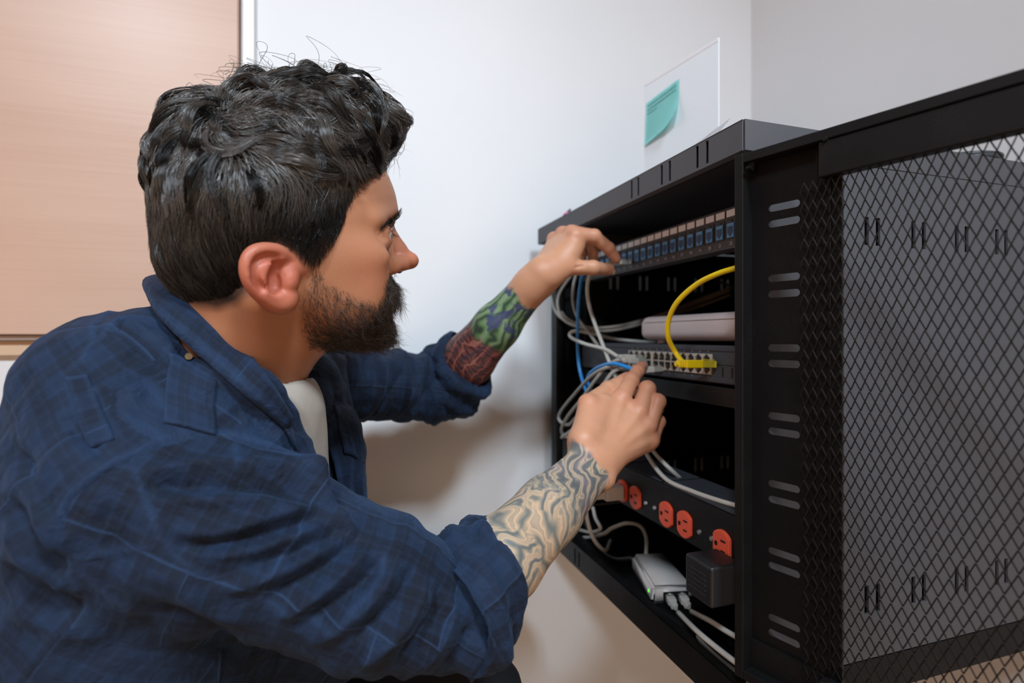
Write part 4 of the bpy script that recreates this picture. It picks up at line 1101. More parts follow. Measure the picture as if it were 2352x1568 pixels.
for i in range(30):   # strays at the back
    y0 = rng.uniform(300, 640); x0 = np.interp(y0, [300, 370, 560, 640], [378, 354, 354, 372]); fly.append(loop((x0 + 8, y0), (x0 - rng.uniform(2, 20), y0 + rng.uniform(8, 40)), .001, rng.normal(0, .3), side=rng.normal(0, 1))); frad.append(rng.uniform(.0001, .0002))
fly = np.array(fly)
# separate locks lying over the crown
G0 = seeds(AVv, AVq, 210, lambda P: kreg(P) * (field(P)[1] > .045))
G0 = G0 - hairN(G0) * hairF(G0)[:, None]
NG, NC = len(G0), 54
gp = grow(G0, 14, .85 + .35 * rng.random(NG), lift0=.0030, wav=1.05)
gk = gp.shape[1]; tg = np.linspace(0, 1, gk)
Tn = np.gradient(gp, axis=1); Tn /= np.linalg.norm(Tn, axis=2, keepdims=True) + 1e-9
Nn = hairN(gp.reshape(-1, 3)).reshape(gp.shape); Bn = np.cross(Tn, Nn); Bn /= np.linalg.norm(Bn, axis=2, keepdims=True) + 1e-9
wl = rng.uniform(.0040, .0090, NG); prof_ = (.35 + .65 * np.sin(np.pi * np.clip(tg * .9 + .12, 0, 1)) ** .8) * (1 - .72 * tg ** 2)
ca = rng.random((NG, NC)) * 6.283; cr_ = np.sqrt(rng.random((NG, NC)))
offB = (np.cos(ca) * cr_)[:, :, None] * prof_ * wl[:, None, None]; offN = (np.sin(ca) * cr_)[:, :, None] * prof_ * (wl * .42)[:, None, None]
wig = rng.normal(0, 1, (NG, NC, 1)) * np.sin(tg * 5 + rng.random((NG, NC, 1)) * 6)[...] * .0015 * tg
LK = gp[:, None] + Bn[:, None] * (offB + wig)[..., None] + Nn[:, None] * offN[..., None]
LK = LK.reshape(NG * NC, gk, 3); lk_c = np.repeat(rng.uniform(.15, 1.0, NG) ** 1.3, NC) * rng.uniform(.7, 1.2, NG * NC)
rr = samp(TR_, LK[:, -1, 0], LK[:, -1, 2]); LK = LK[rr < .011]; lk_c = lk_c[rr < .011]
lkv, lkq = strands_mesh(hworld(LK.reshape(-1, 3)).reshape(LK.shape), rng.uniform(.00014, .00024, len(LK)))
sv1, sq1 = strands_mesh(hworld(paths.reshape(-1, 3)).reshape(paths.shape), rad); sv2, sq2 = strands_mesh(hworld(fly.reshape(-1, 3)).reshape(fly.shape), np.array(frad))
hair_V = np.concatenate([hworld(AVv), sv1, sv2, lkv]); hair_Q = np.concatenate([AVq, sq1 + len(AVv), sq2 + len(AVv) + len(sv1), lkq + len(AVv) + len(sv1) + len(sv2)])
hair_lock = np.concatenate([np.full(len(AVv), .0), np.repeat(lockc, 11 * 3), np.full(len(sv2), .35), np.repeat(np.clip(lk_c, 0, 1), gk * 3)])
M_ = Mat('dark_brown_hair', (.011, .0085, .007), .29, spec=1.0)
nz = M_.attr('lock'); M_.set('Base Color', M_.ramp(nz.outputs['Fac'], [(0.0, (.0028, .0022, .0019)), (.25, (.006, .0048, .004)), (1.0, (.10, .086, .076))])); M_.set('Specular IOR Level', M_.math('ADD', M_.math('MULTIPLY', nz.outputs['Fac'], 1.1), .12))  # lock tone: highlights painted into pale locks, shade into sides and gaps
m_hair = M_.m

# ---- beard, eyebrow, lashes on the face mesh
fn = vnormals(HVv, HVq)
def region2(pts, w): return np.array([hl(x, y, w_) for (x, y), w_ in zip(pts, w if hasattr(w, '__len__') else [w] * len(pts))])
BE = [(728, 602, .07), (742, 640, .068), (780, 668, .06), (826, 688, .052), (858, 702, .044), (874, 680, .034), (872, 655, .030), (884, 640, .022), (905, 632, .01), (918, 640, 0), (912, 700, 0), (905, 790, 0), (840, 812, .02), (770, 812, .04), (716, 800, .055), (700, 760, .06), (694, 710, .064), (706, 650, .07), (716, 606, .072)]
BP = np.array([hl(x, y, w) for x, y, w in BE])
DEN = [(728, 610, .5), (735, 640, .32), (720, 680, .28), (760, 700, .5), (800, 710, .55), (840, 720, .75), (780, 760, .85), (730, 780, .85), (830, 780, 1.25), (870, 760, 1.3), (885, 720, 1.2), (905, 655, 2.2), (895, 690, 1.3), (876, 690, .45), (710, 740, .4), (880, 655, .9), (860, 715, .5)]
DP_ = np.array([hl(x, y, .04) for x, y, d in DEN]); DV = np.array([d for *_, d in DEN])
def beardw(P):
    r = polydist(P[:, 0], P[:, 2], BP); d2 = (P[:, 0:1] - DP_[:, 0]) ** 2 + (P[:, 2:3] - DP_[:, 1]) ** 2; w = np.exp(-d2 / (2 * .009 ** 2)) + 1e-9
    return np.clip(.5 - r / .005, 0, 1) * (w @ DV) / w.sum(1) * (P[:, 2] > -.07)
BS = seeds(HVv, HVq, 11000, lambda P: beardw(P) * np.where(P[:, 1] < .02, 1, .4))
def fnear(P):      # nearest vertex normal through a coarse grid lookup
    from mathutils.kdtree import KDTree
    kd = KDTree(len(HVv))
    for i, v in enumerate(HVv): kd.insert(v, i)
    kd.balance(); return np.array([fn[kd.find(p)[1]] for p in P])
BN = fnear(BS)
bw = beardw(BS)
BFL = [(735, 630, -.05, 1), (720, 700, .1, 1), (780, 720, .6, .8), (840, 740, .8, .7), (760, 780, 1, .35), (820, 795, 1, .25), (875, 770, .9, .5), (890, 720, .5, 1), (900, 655, .35, 1), (885, 670, .1, 1), (905, 640, .5, .9)]
BF_ = np.array([hl(x, y, .04) for x, y, *_ in BFL]); BD = np.array([(dx, -dy) for *_, dx, dy in BFL], float); BD /= np.linalg.norm(BD, axis=1, keepdims=True)
d2 = (BS[:, 0:1] - BF_[:, 0]) ** 2 + (BS[:, 2:3] - BF_[:, 1]) ** 2; w = np.exp(-d2 / (2 * .012 ** 2)) + 1e-9; w /= w.sum(1, keepdims=True); bd = w @ BD
d3 = np.stack([bd[:, 0], np.zeros(len(bd)), bd[:, 1]], 1); d3 -= (d3 * BN).sum(1, keepdims=True) * BN; d3 /= np.linalg.norm(d3, axis=1, keepdims=True) + 1e-9
BL = (.0040 + .0066 * np.clip(bw, 0, 1.3)) * rng.uniform(.6, 1.35, len(BS)); BL *= np.where((BS[:, 2] > hl(900, 670, 0)[1]) & (BS[:, 0] > hl(870, 670, .03)[0]), .80, 1); BL *= np.where(rng.random(len(BS)) < .06, 1.6, 1.0)
t_ = np.linspace(0, 1, 6); cr = rng.normal(0, 1, (len(BS), 3)); cr2 = rng.normal(0, 1, (len(BS), 3)); bp = []
for t in t_:
    dirv = d3 * t + BN * (.30 * t + .10 * math.sin(3 * t)); curlv = cr * .26 * t * t + cr2 * .12 * math.sin(5 * t)
    bp.append(BS - BN * .0004 + (dirv + curlv) * BL[:, None])
bp = np.stack(bp, 1)
bv, bq = strands_mesh(hworld(bp.reshape(-1, 3)).reshape(bp.shape), rng.uniform(.00008, .00015, len(BS)), .5)
M_ = Mat('beard_hair', (.02, .014, .010), .4, spec=.6); nz = M_.noise(M_.coord('Object'), 260, 2); M_.set('Base Color', M_.mix(M_.ramp(nz.outputs['Fac'], [(.4, 0.0), (.7, 1.0)]), (.016, .011, .008), (.085, .048, .028))); m_beard = M_.m
# eyebrows
def brow(s):
    ln = [(912, 497, .006), (905, 499, .014), (893, 504, .024), (880, 511, .034), (866, 521, .044)]
    n = 620; t = rng.random(n) ** .85; k = np.array([hn(*q) for q in ln]); xs = np.linspace(0, 1, 5)
    P = np.stack([np.interp(t, xs, k[:, c]) for c in range(3)], 1); wdt = np.interp(t, [0, .3, 1], [.0045, .0050, .0016])
    P[:, 2] += rng.uniform(-1, 1, n) * wdt; P[:, 1] *= s
    dirs = np.stack([np.interp(t, xs, np.gradient(k[:, c])) for c in range(3)], 1); dirs[:, 1] *= s; dirs /= np.linalg.norm(dirs, axis=1, keepdims=True)
    return P, dirs, t
from mathutils.kdtree import KDTree
kdf = KDTree(len(HVv))
for i, v in enumerate(HVv): kdf.insert(v, i)
kdf.balance()
bs_, bdirs = [], []
for s in (1, -1):
    P, D, t = brow(s)
    for p, d, tt in zip(P, D, t):
        co_, i, _ = kdf.find(p); co_ = np.array(co_); n_ = fn[i]; up = np.array([.25, 0, .9]) * (1 - tt) * .8
        dd = d + up + rng.normal(0, .15, 3); dd -= dd @ n_ * n_; dd /= np.linalg.norm(dd); L = rng.uniform(.006, .0095)
        bs_.append([co_ - n_ * .0003 + (dd * x + n_ * (.25 * x + .1 * math.sin(3 * x))) * L for x in (0, .25, .5, .75, 1)])
bs_ = np.array(bs_); ev, eq = strands_mesh(hworld(bs_.reshape(-1, 3)).reshape(bs_.shape), np.full(len(bs_), .00016), .4)
# lashes
ls_ = []
for s in (1, -1):
    e = mir(eyeC, s)
    for up in (1, -1):
        for i in range(55 if up == 1 else 34):
            a = rng.uniform(-1.0, 1.0) * .95; ax = np.array([.93, 0, .36]); az = np.array([-.36, 0, .93])
            p = e + ax * (.0118 * math.cos(a) + .0012) + np.array([0, 1, 0]) * .0130 * math.sin(a) + az * (.0036 if up == 1 else -.0030) * math.cos(a * 1.2)
            d = ax * math.cos(a) + np.array([0, math.sin(a), 0]) * 1.0 + az * (.35 * up) + rng.normal(0, .06, 3); L = (.0075 if up == 1 else .0042) * rng.uniform(.75, 1.1)
            ls_.append([p + d * L * x + az * up * L * .55 * x * x for x in (0, .25, .5, .75, 1)])
ls_ = np.array(ls_); lv, lq = strands_mesh(hworld(ls_.reshape(-1, 3)).reshape(ls_.shape), np.full(len(ls_), .00017), .4)
# ================================================================ arms and hands (world coordinates)
def unit(v): v = np.asarray(v, float); return v / np.linalg.norm(v)
SH_R = A(300, 1130, .385); EL_R = A(1025, 1418, .43); WR_R = A(1366, 1062, .60)
SH_L = A(570, 860, .66); EL_L = A(1018, 893, .825); WR_L = A(1226, 650, .745)
def meshvol(v, rl=2, lam=.5):
    V, Q = v.mesh(); V = relax(V, Q, rl, lam)
    n = vnormals(V, Q)
    # outward test with the gradient of the field
    g = np.round((V + n * v.h * 1.2 - v.lo) / v.h).astype(int); g2 = np.round((V - n * v.h * 1.2 - v.lo) / v.h).astype(int)
    g = np.clip(g, 0, v.n - 1); g2 = np.clip(g2, 0, v.n - 1)
    if (v.f[tuple(g.T)] - v.f[tuple(g2.T)]).mean() < 0: Q = Q[:, ::-1]
    return V, Q
def finger(v, pts, radii, k=.0018):
    for (a, b, ra, rb) in zip(pts, pts[1:], radii, radii[1:]): v.cone(a, b, ra, rb, k)
def build_hand_r():
    pts = dict(wr=WR_R, cmc=A(1338, 1012, .600), tm=A(1350, 928, .635), ti=A(1397, 895, .672), tt=A(1440, 868, .700),
               i=A(1428, 914, .655), ip=A(1450, 874, .683), id=A(1464, 853, .699), it=A(1473, 842, .708),
               m=A(1468, 944, .648), mp=A(1487, 893, .668), md=A(1487, 903, .693), mt=A(1468, 905, .700),
               r=A(1490, 976, .645), rp=A(1511, 922, .658), rd=A(1510, 940, .682), rt=A(1490, 945, .690),
               p=A(1496, 1010, .648), pp=A(1512, 968, .660), pd=A(1508, 975, .680), pt=A(1490, 975, .685))
    allp = np.array(list(pts.values()) + [EL_R]); v = Vol(allp.min(0) - .05, allp.max(0) + .03, .0013)
    n = unit(np.cross(pts['m'] - pts['wr'], pts['p'] - pts['i']))      # back-of-hand normal
    if n @ (-pts['m']) < 0: n = -n      # towards the eye
    v.n_ = n
    # forearm
    ax = unit(WR_R - EL_R); e = EL_R - ax * .01
    w = unit(np.cross(ax, n))
    P = lambda t: EL_R + (WR_R - EL_R) * t
    v.cone(P(.20), P(.30), .0345, .0365, .01, flat=(n, .95)); v.cone(P(.30), P(.62), .0372, .0325, .01, flat=(n, .92)); v.cone(P(.62), P(.98), .0325, .0262, .012, flat=(n, .80))
    v.cone(P(.98), P(1.06), .0262, .027, .012, flat=(n, .74))
    v.ell(P(.97) + w * .020 + n * .006, (.009, .009, .009), .010)
    # palm: metacarpals
    for q, r0, r1 in (('i', .0150, .0118), ('m', .0150, .0118), ('r', .0145, .0112), ('p', .0135, .0105)):
        b = pts['wr'] + (pts[q] - pts['wr']) * .12; v.cone(b, pts[q] - n * .0045, r0, r1, .012)
        v.cone(b - n * .010, pts[q] - n * .013 - (pts[q] - pts['wr']) * .1, r0 * .95, r1, .012)
        v.ell(pts[q] + n * .0015, (.0090, .0090, .0085), .007)
    for a, b in (('i', 'm'), ('m', 'r'), ('r', 'p')): v.cone(pts[a] - n * .006 - unit(pts[a] - pts['wr']) * .004, pts[b] - n * .006 - unit(pts[b] - pts['wr']) * .004, .0090, .0088, .008)
    # tendons
    for q in 'imrp': v.cone(pts['wr'] + n * .0125 + (pts[q] - pts['wr']) * .25, pts[q] + n * .0058 - (pts[q] - pts['wr']) * .12, .0014, .0022, .006)
    # thumb
    v.cone(pts['wr'] + (pts['cmc'] - pts['wr']) * .4, pts['cmc'], .016, .0150, .012); v.cone(pts['cmc'], pts['tm'], .0150, .0112, .010)
    v.cone(pts['cmc'] + (pts['i'] - pts['cmc']) * .25, pts['tm'] + (pts['i'] - pts['tm']) * .45, .0125, .0095, .014)
    finger(v, [pts['tm'], pts['ti'], pts['tt']], [.0112, .0102, .0082]); v.ell(pts['tm'] + n * .001, (.0112,) * 3, .005)
    v.ell(pts['ti'], (.0112,) * 3, .003)
    # fingers
    finger(v, [pts['i'], pts['ip'], pts['id'], pts['it']], [.0112, .0096, .0086, .0072]); v.ell(pts['ip'] + n * .0006, (.0100,) * 3, .003); v.ell(pts['id'] + n * .0004, (.0089,) * 3, .002)
    finger(v, [pts['m'], pts['mp'], pts['md'], pts['mt']], [.0112, .0099, .0086, .0075]); v.ell(pts['mp'], (.0108,) * 3, .003)
    finger(v, [pts['r'], pts['rp'], pts['rd'], pts['rt']], [.0105, .0094, .0082, .0072]); v.ell(pts['rp'], (.0101,) * 3, .003)
    finger(v, [pts['p'], pts['pp'], pts['pd'], pts['pt']], [.0095, .0084, .0074, .0066]); v.ell(pts['pp'], (.0090,) * 3, .003)
    # creases: finger joints
    dirI = unit(pts['it'] - pts['id']); sideI = unit(np.cross(dirI, n))
    v.cone(pts['id'] + n * .0090 - sideI * .004, pts['id'] + n * .0090 + sideI * .004, .0009, .0009, .002, kind='cut')
    return v, pts, n
def build_hand_l():
    pts = dict(wr=WR_L, cmc=A(1262, 632, .738), tm=A(1308, 614, .742), ti=A(1362, 615, .748), tt=A(1399, 619, .765),
               i=A(1320, 541, .752), ip=A(1364, 543, .758), id=A(1398, 570, .768), it=A(1415, 594, .775),
               m=A(1312, 534, .772), mp=A(1352, 540, .785), md=A(1362, 575, .795), mt=A(1362, 602, .795),
               r=A(1292, 536, .790), rp=A(1325, 548, .805), rd=A(1338, 580, .810), rt=A(1330, 600, .805),
               p=A(1272, 548, .806), pp=A(1296, 562, .820), pd=A(1306, 585, .820), pt=A(1300, 600, .815))
    allp = np.array(list(pts.values()) + [EL_L]); v = Vol(allp.min(0) - .05, allp.max(0) + .03, .0014)
    n = unit(np.cross(pts['m'] - pts['wr'], pts['p'] - pts['i']))
    if n @ np.array([-.5, 0, .7]) < 0: n = -n
    ax = unit(WR_L - EL_L); w = unit(np.cross(ax, n))
    P = lambda t: EL_L + (WR_L - EL_L) * t
    eye = unit(-WR_L + np.array([0, 0, EYE]))
    v.cone(P(.20), P(.30), .0365, .0385, .01); v.cone(P(.30), P(.62), .0395, .0325, .01); v.cone(P(.62), P(.98), .0325, .0245, .012, flat=(w, .92))
    v.cone(P(.98), P(1.08), .0245, .0245, .012)
    for q, r0, r1 in (('i', .0155, .0120), ('m', .0150, .0118), ('r', .0145, .0112), ('p', .0135, .0105)):
        b = pts['wr'] + (pts[q] - pts['wr']) * .12; v.cone(b, pts[q] - n * .004, r0, r1, .012)
        v.cone(b - n * .010, pts[q] - n * .012 - (pts[q] - pts['wr']) * .1, r0, r1, .012)
        v.ell(pts[q] + n * .0016, (.0092, .0092, .0086), .006)
    for a, b in (('i', 'm'), ('m', 'r'), ('r', 'p')): v.cone(pts[a] - n * .005, pts[b] - n * .005, .0088, .0088, .008)
    v.cone(pts['wr'] + (pts['cmc'] - pts['wr']) * .4, pts['cmc'], .0165, .0155, .012); v.cone(pts['cmc'], pts['tm'], .0155, .0115, .010)
    v.cone(pts['cmc'] + (pts['i'] - pts['cmc']) * .25, pts['tm'] + (pts['i'] - pts['tm']) * .42, .0135, .0100, .016)
    finger(v, [pts['tm'], pts['ti'], pts['tt']], [.0115, .0102, .0080]); v.ell(pts['ti'], (.0108,) * 3, .003)
    finger(v, [pts['i'], pts['ip'], pts['id'], pts['it']], [.0115, .0100, .0088, .0072]); v.ell(pts['ip'], (.0108,) * 3, .003); v.ell(pts['id'], (.0090,) * 3, .002)
    finger(v, [pts['m'], pts['mp'], pts['md'], pts['mt']], [.0112, .0099, .0086, .0072]); finger(v, [pts['r'], pts['rp'], pts['rd'], pts['rt']], [.0105, .0092, .0080, .0070])
    finger(v, [pts['p'], pts['pp'], pts['pd'], pts['pt']], [.0095, .0082, .0072, .0064])
    v.cone(pts['ti'] + (pts['tm'] - pts['ti']) * .75 + np.array([-.001, -.0105, -.001]), pts['ti'] + (pts['tm'] - pts['ti']) * .45 + np.array([0, -.0108, .001]), .0009, .0009, .003, kind='cut')
    return v, pts, n
vR, pR, nR = build_hand_r(); RV, RQ = meshvol(vR)
vL, pL, nL = build_hand_l(); LV, LQ = meshvol(vL)
def arm_uv(V, a, b, n):
    ax = unit(b - a); L = np.linalg.norm(b - a); w = unit(np.cross(ax, n)); n2 = np.cross(w, ax); q = V - a
    s = q @ ax; th = np.arctan2(q @ w, q @ n2)
    return np.stack([s, th * .035, np.zeros(len(V))], 1), s / L
uvR, sR = arm_uv(RV, EL_R, WR_R, nR); uvL, sL = arm_uv(LV, EL_L, WR_L, nL)

# ---- hidden trunk and legs under the clothes
NECKB = HC + (nk1[0] * HF + nk1[1] * HL + np.array([0, 0, nk1[2]]))
TEEB = NECKB + np.array([.027, 0, 0])
CH = np.array([-.335, .53, EYE - .20]); WA = np.array([-.43, .52, EYE - .37]); PE = np.array([-.47, .50, EYE - .50])
KN_R = np.array([-.056, .55, EYE - .385]); KN_L = np.array([-.07, .80, EYE - .41]); AN_R = np.array([-.11, .56, .10]); AN_L = np.array([-.17, .78, .10])
vb = Vol((-.62, .28, 0), (.16, .96, EYE + .06), .007)
vb.cone(NECKB + [0, 0, .02], CH + [.02, 0, .05], .050, .065, .02); vb.ell(CH + [.02, 0, -.01], (.080, .125, .115), .02); vb.cone(CH + [.03, 0, -.03], WA + [.03, 0, 0], .085, .085, .02); vb.cone(WA + [.03, 0, 0], PE, .085, .095, .02)
vb.cone(NECKB + [0, 0, -.01], SH_R + [0, .015, -.01], .034, .036, .02); vb.cone(NECKB + [0, 0, -.01], SH_L + [0, -.01, -.01], .034, .036, .02); vb.cone(SH_R, EL_R, .040, .025, .01); vb.cone(SH_L, EL_L, .040, .030, .01)
vb.cone(EL_R, EL_R + (WR_R - EL_R) * .25, .025, .028, .005); vb.cone(EL_L, EL_L + (WR_L - EL_L) * .25, .030, .030, .005)
for k, a, h_, s in ((KN_R, AN_R, .10, -1), (KN_L, AN_L, .10, 1)):
    hip = PE + np.array([0, .09 * s, -.02]); vb.cone(hip, k, .075, .052, .02); vb.cone(k, a, .050, .034, .02); vb.cone(a, a + [.10, 0, -.05], .03, .022, .02)
BVv, BVq = meshvol(vb, 1)

# ================================================================ trousers and shoes
vt = Vol((-.65, .28, .03), (.18, .98, EYE - .25), .006)
vt.cone(WA + [0, 0, -.05], PE, .135, .15, .03)
for k, a, s in ((KN_R, AN_R, -1), (KN_L, AN_L, 1)):
    hip = PE + np.array([0, .09 * s, -.02]); vt.cone(hip, k, .092, .066, .02); vt.cone(k, a + [0, 0, .02], .064, .052, .015)
TRv, TRq = meshvol(vt, 2)
nTR = vnormals(TRv, TRq); TRv = TRv + nTR * (fbm(TRv * [22, 22, 34], 2) * .004)[:, None]
def shoe(a):
    v = Vol(a + [-.09, -.07, -.11], a + [.24, .07, .06], .003)
    v.cone(a + [-.02, 0, -.055], a + [.15, 0, -.065], .036, .034, .01, flat=((0, 0, 1), .9)); v.cone(a + [0, 0, .0], a + [.03, 0, -.05], .042, .040, .02)
    v.f = smax(v.f, (.012 - (v.lo[2] + v.h * np.arange(v.n[2])))[None, None, :] + 0 * v.f, .002).astype(np.float32)
    return meshvol(v)
SHOES = [shoe(AN_R), shoe(AN_L)]
# ================================================================ shirt
vs_ = Vol((-.62, .24, EYE - .50), (.06, .92, EYE + .10), .0026)
Rr = np.array([1, 0, 0])
# trunk of the shirt: loose over back and chest
vs_.ell((-.308, .515, EYE - .210), (.122, .180, .162), .03)
vs_.cone((-.325, .515, EYE - .235), (-.395, .51, EYE - .40), .128, .140, .04)
vs_.cone((-.40, .51, EYE - .40), (-.44, .50, EYE - .52), .155, .17, .04)
# yoke: shoulders and the slope up to the collar
vs_.cone(A(505, 935, .50), SH_R + [.0, .01, .0], .058, .064, .03); vs_.cone(A(480, 890, .50), SH_L + [-.0, -.01, -.0], .068, .060, .035)
vs_.ell(A(345, 900, .47), (.078, .110, .076), .03)
vs_.ell(A(225, 1110, .46), (.068, .11, .075), .03)
# front hanging open: far panel
vs_.cone(A(722, 860, .62), A(765, 1150, .62), .026, .030, .02); vs_.cone(A(760, 1000, .60), A(768, 1300, .60), .034, .036, .03)
# near chest below the collar
vs_.cone(A(540, 940, .44), A(630, 1130, .455), .050, .042, .02)
vs_.cone(A(655, 1190, .49), A(735, 1420, .53), .046, .062, .02)
# sleeves
def PR(t): return SH_R + (EL_R - SH_R) * t
def PL(t): return SH_L + (EL_L - SH_L) * t
vs_.cone(SH_R + [-.006, .004, -.004], PR(.30), .066, .0655, .03); vs_.cone(PR(.30), PR(.75), .0655, .0555, .02); vs_.cone(PR(.75), PR(1.0), .0545, .0410, .02)
vs_.cone(PR(.96), EL_R + (WR_R - EL_R) * .06, .0410, .039, .012)
vs_.cone(SH_L, PL(.4), .056, .055, .02); vs_.cone(PL(.4), PL(1.0), .054, .050, .02); vs_.cone(PL(.97), EL_L + (WR_L - EL_L) * .10, .050, .043, .012)
# neck opening: carve a wedge in front of the neck
op0 = TEEB + np.array([.012, .0, .07]); 
vs_.cone(TEEB + [.012, 0, -.005], TEEB + [-.0, 0, .12], .062, .075, .012, kind='cut')
vs_.cone(A(655, 895, .50), A(722, 1060, .50), .042, .022, .008, kind='cut')
vs_.cone(A(728, 880, .545), A(775, 1100, .57), .018, .008, .010, kind='cut')
SV, SQ = meshvol(vs_, 2)
n0 = vnormals(SV, SQ)
# which piece: sleeve right / sleeve left / trunk, with cloth coordinates
def segd(V, a, b):
    ba = b - a; t = np.clip(((V - a) @ ba) / (ba @ ba), -.3, 1.3); return np.linalg.norm(V - a - np.clip(t, 0, 1)[:, None] * ba, axis=1), t
dr, tr_ = segd(SV, SH_R, EL_R); dl, tl_ = segd(SV, SH_L, EL_L)
dfr, tf_ = segd(SV, EL_R, WR_R); dfl, tfl_ = segd(SV, EL_L, WR_L)
slv_r = ((np.minimum(dr, dfr) < .082) & ((tr_ > .02) | (tf_ > 0)) & (SV[:, 1] < .56)); slv_l = (np.minimum(dl, dfl) < .072) & (tl_ > .10) & (SV[:, 1] > .60)
px_, py_ = proj(SV)
# seam of the near sleeve, traced round the shoulder
def seam_side(px, py, ln):
    y = np.array([p[1] for p in ln]); x = np.array([p[0] for p in ln]); return px - np.interp(py, y, x)
near = (SV[:, 1] < .47)
seamx = np.interp(py_, [985, 1010, 1045, 1080, 1140, 1200, 1290, 1360, 1420], [560, 420, 300, 235, 160, 140, 148, 170, 215])
slv_r = np.where(near & (py_ < 1430), (px_ > seamx) & (dr < .085), slv_r)
uv = np.zeros((len(SV), 3))
def suv(V, a, b, off):
    ax = unit(b - a); n = unit(np.array([0, -1, 0]) - np.array([0, -1, 0]) @ ax * ax); w = np.cross(ax, n); q = V - a
    return np.stack([q @ ax + off, np.arctan2(q @ w, q @ n) * .062, np.zeros(len(V))], 1)
sp_ = unit(np.array([.20, .0, .24]))       # spine direction
bx = np.cross(np.array([0, 1, 0]), sp_)
q_ = SV - np.array([-.35, .5, EYE - .2])
uvT = np.stack([q_ @ sp_ + 3, np.where(np.abs(n0[:, 1]) > .55, q_ @ bx, q_[:, 1] * .9 + .3) + 2, 0 * px_], 1)
uvS = suv(SV, SH_R, EL_R, 0); uvSl = suv(SV, SH_L, EL_L, 7)
uv = np.where(slv_r[:, None], uvS, np.where(slv_l[:, None], uvSl, uvT))
part = np.where(slv_r, 1.0, np.where(slv_l, 2.0, 0.0))
# ---- folds: traced ridges (+) and valleys (-)
def linefold(V, ln, h, w, ymax=9, ymin=0):
    """raise the cloth along a traced line; w in metres"""
    px, py = proj(V); d = np.full(len(V), 1e9); tt = np.zeros(len(V))
    P = [tuple(p) for p in smooth_path([(x, y, 0) for x, y in ln], 5)]; P = [(p[0], p[1]) for p in P]; n = len(P)
    for i in range(n - 1):
        ax, ay = P[i]; bx_, by_ = P[i + 1]; ex, ey = bx_ - ax, by_ - ay; t = np.clip(((px - ax) * ex + (py - ay) * ey) / (ex * ex + ey * ey + 1e-9), 0, 1)
        dd = np.hypot(px - ax - ex * t, py - ay - ey * t); m = dd < d; d = np.where(m, dd, d); tt = np.where(m, (i + t) / (n - 1), tt)
    d = d / FL * V[:, 1]
    fade = np.clip(np.minimum(tt, 1 - tt) * 5, 0, 1); 
    return h * np.exp(-(d / w) ** 1.35) * fade * ((V[:, 1] < ymax) & (V[:, 1] > ymin))
disp = np.zeros(len(SV))
FR = [ # near sleeve, fan from the armpit and diagonal pulls
    ([(300, 1085), (420, 1075), (540, 1070), (680, 1088), (800, 1150)], .0045, .0060), ([(320, 1120), (450, 1115), (600, 1120), (740, 1160)], -.0040, .0060),
    ([(340, 1150), (480, 1150), (610, 1150), (720, 1175)], .0035, .0055), ([(380, 1215), (500, 1225), (620, 1190), (740, 1160)], .0042, .0055), ([(400, 1250), (520, 1245), (640, 1215), (750, 1180)], -.0045, .0050),
    ([(430, 1275), (560, 1265), (660, 1235), (760, 1200)], .0040, .0050), ([(560, 1300), (650, 1280), (740, 1240), (800, 1205)], -.0035, .005), ([(470, 1360), (590, 1330), (690, 1290), (790, 1235)], .0040, .0060),
    ([(600, 1375), (700, 1330), (770, 1280), (830, 1230)], -.0045, .0055), ([(620, 1420), (720, 1370), (800, 1310), (850, 1250)], .0045, .0055), ([(680, 1440), (770, 1385), (840, 1330), (880, 1270)], -.0045, .0050),
    ([(700, 1480), (800, 1425), (870, 1360), (915, 1290)], .0045, .0055), ([(790, 1490), (870, 1420), (920, 1360), (945, 1300)], -.0042, .0045), ([(800, 1530), (890, 1470), (950, 1395), (980, 1320)], .0045, .0050),
    ([(900, 1540), (960, 1470), (1000, 1400), (1005, 1340)], -.0045, .0045), ([(940, 1555), (1000, 1490), (1035, 1420), (1030, 1350)], .0042, .0045), ([(1010, 1560), (1060, 1500), (1080, 1430)], -.004, .0045),
    ([(1060, 1560), (1100, 1510), (1125, 1460)], .004, .0045), ([(300, 1300), (400, 1330), (480, 1400), (600, 1440)], .003, .007), ([(230, 1150), (250, 1240), (290, 1330)], -.003, .008),
    # trunk near side: back panel pulls
    ([(20, 1010), (70, 1100), (130, 1190)], -.0045, .006), ([(60, 1060), (100, 1180), (150, 1290)], .004, .006), ([(0, 1130), (60, 1240), (150, 1330)], -.0045, .006), ([(0, 1180), (70, 1290), (180, 1380)], .004, .006), ([(0, 1290), (100, 1370), (230, 1420)], -.004, .007), ([(20, 1390), (130, 1430), (260, 1450)], .004, .008),
    ([(180, 920), (260, 900), (340, 905)], .003, .006), ([(210, 760), (300, 750), (380, 790), (400, 830)], .0030, .006), ([(140, 960), (200, 1010), (240, 1060)], -.003, .005),
    ([(470, 850), (560, 930), (640, 1010), (700, 1080)], -.0045, .006), ([(520, 860), (600, 950), (680, 1050), (760, 1160)], .0040, .006), ([(600, 1010), (690, 1080), (760, 1160), (820, 1230)], .0045, .006), ([(640, 1000), (720, 1070), (790, 1180)], -.005, .005),
    ([(300, 1400), (420, 1440), (560, 1500)], -.006, .008)]
for ln, h_, w_ in FR: disp += linefold(SV, ln, h_ * 1.9, w_ * .95, ymax=.50)
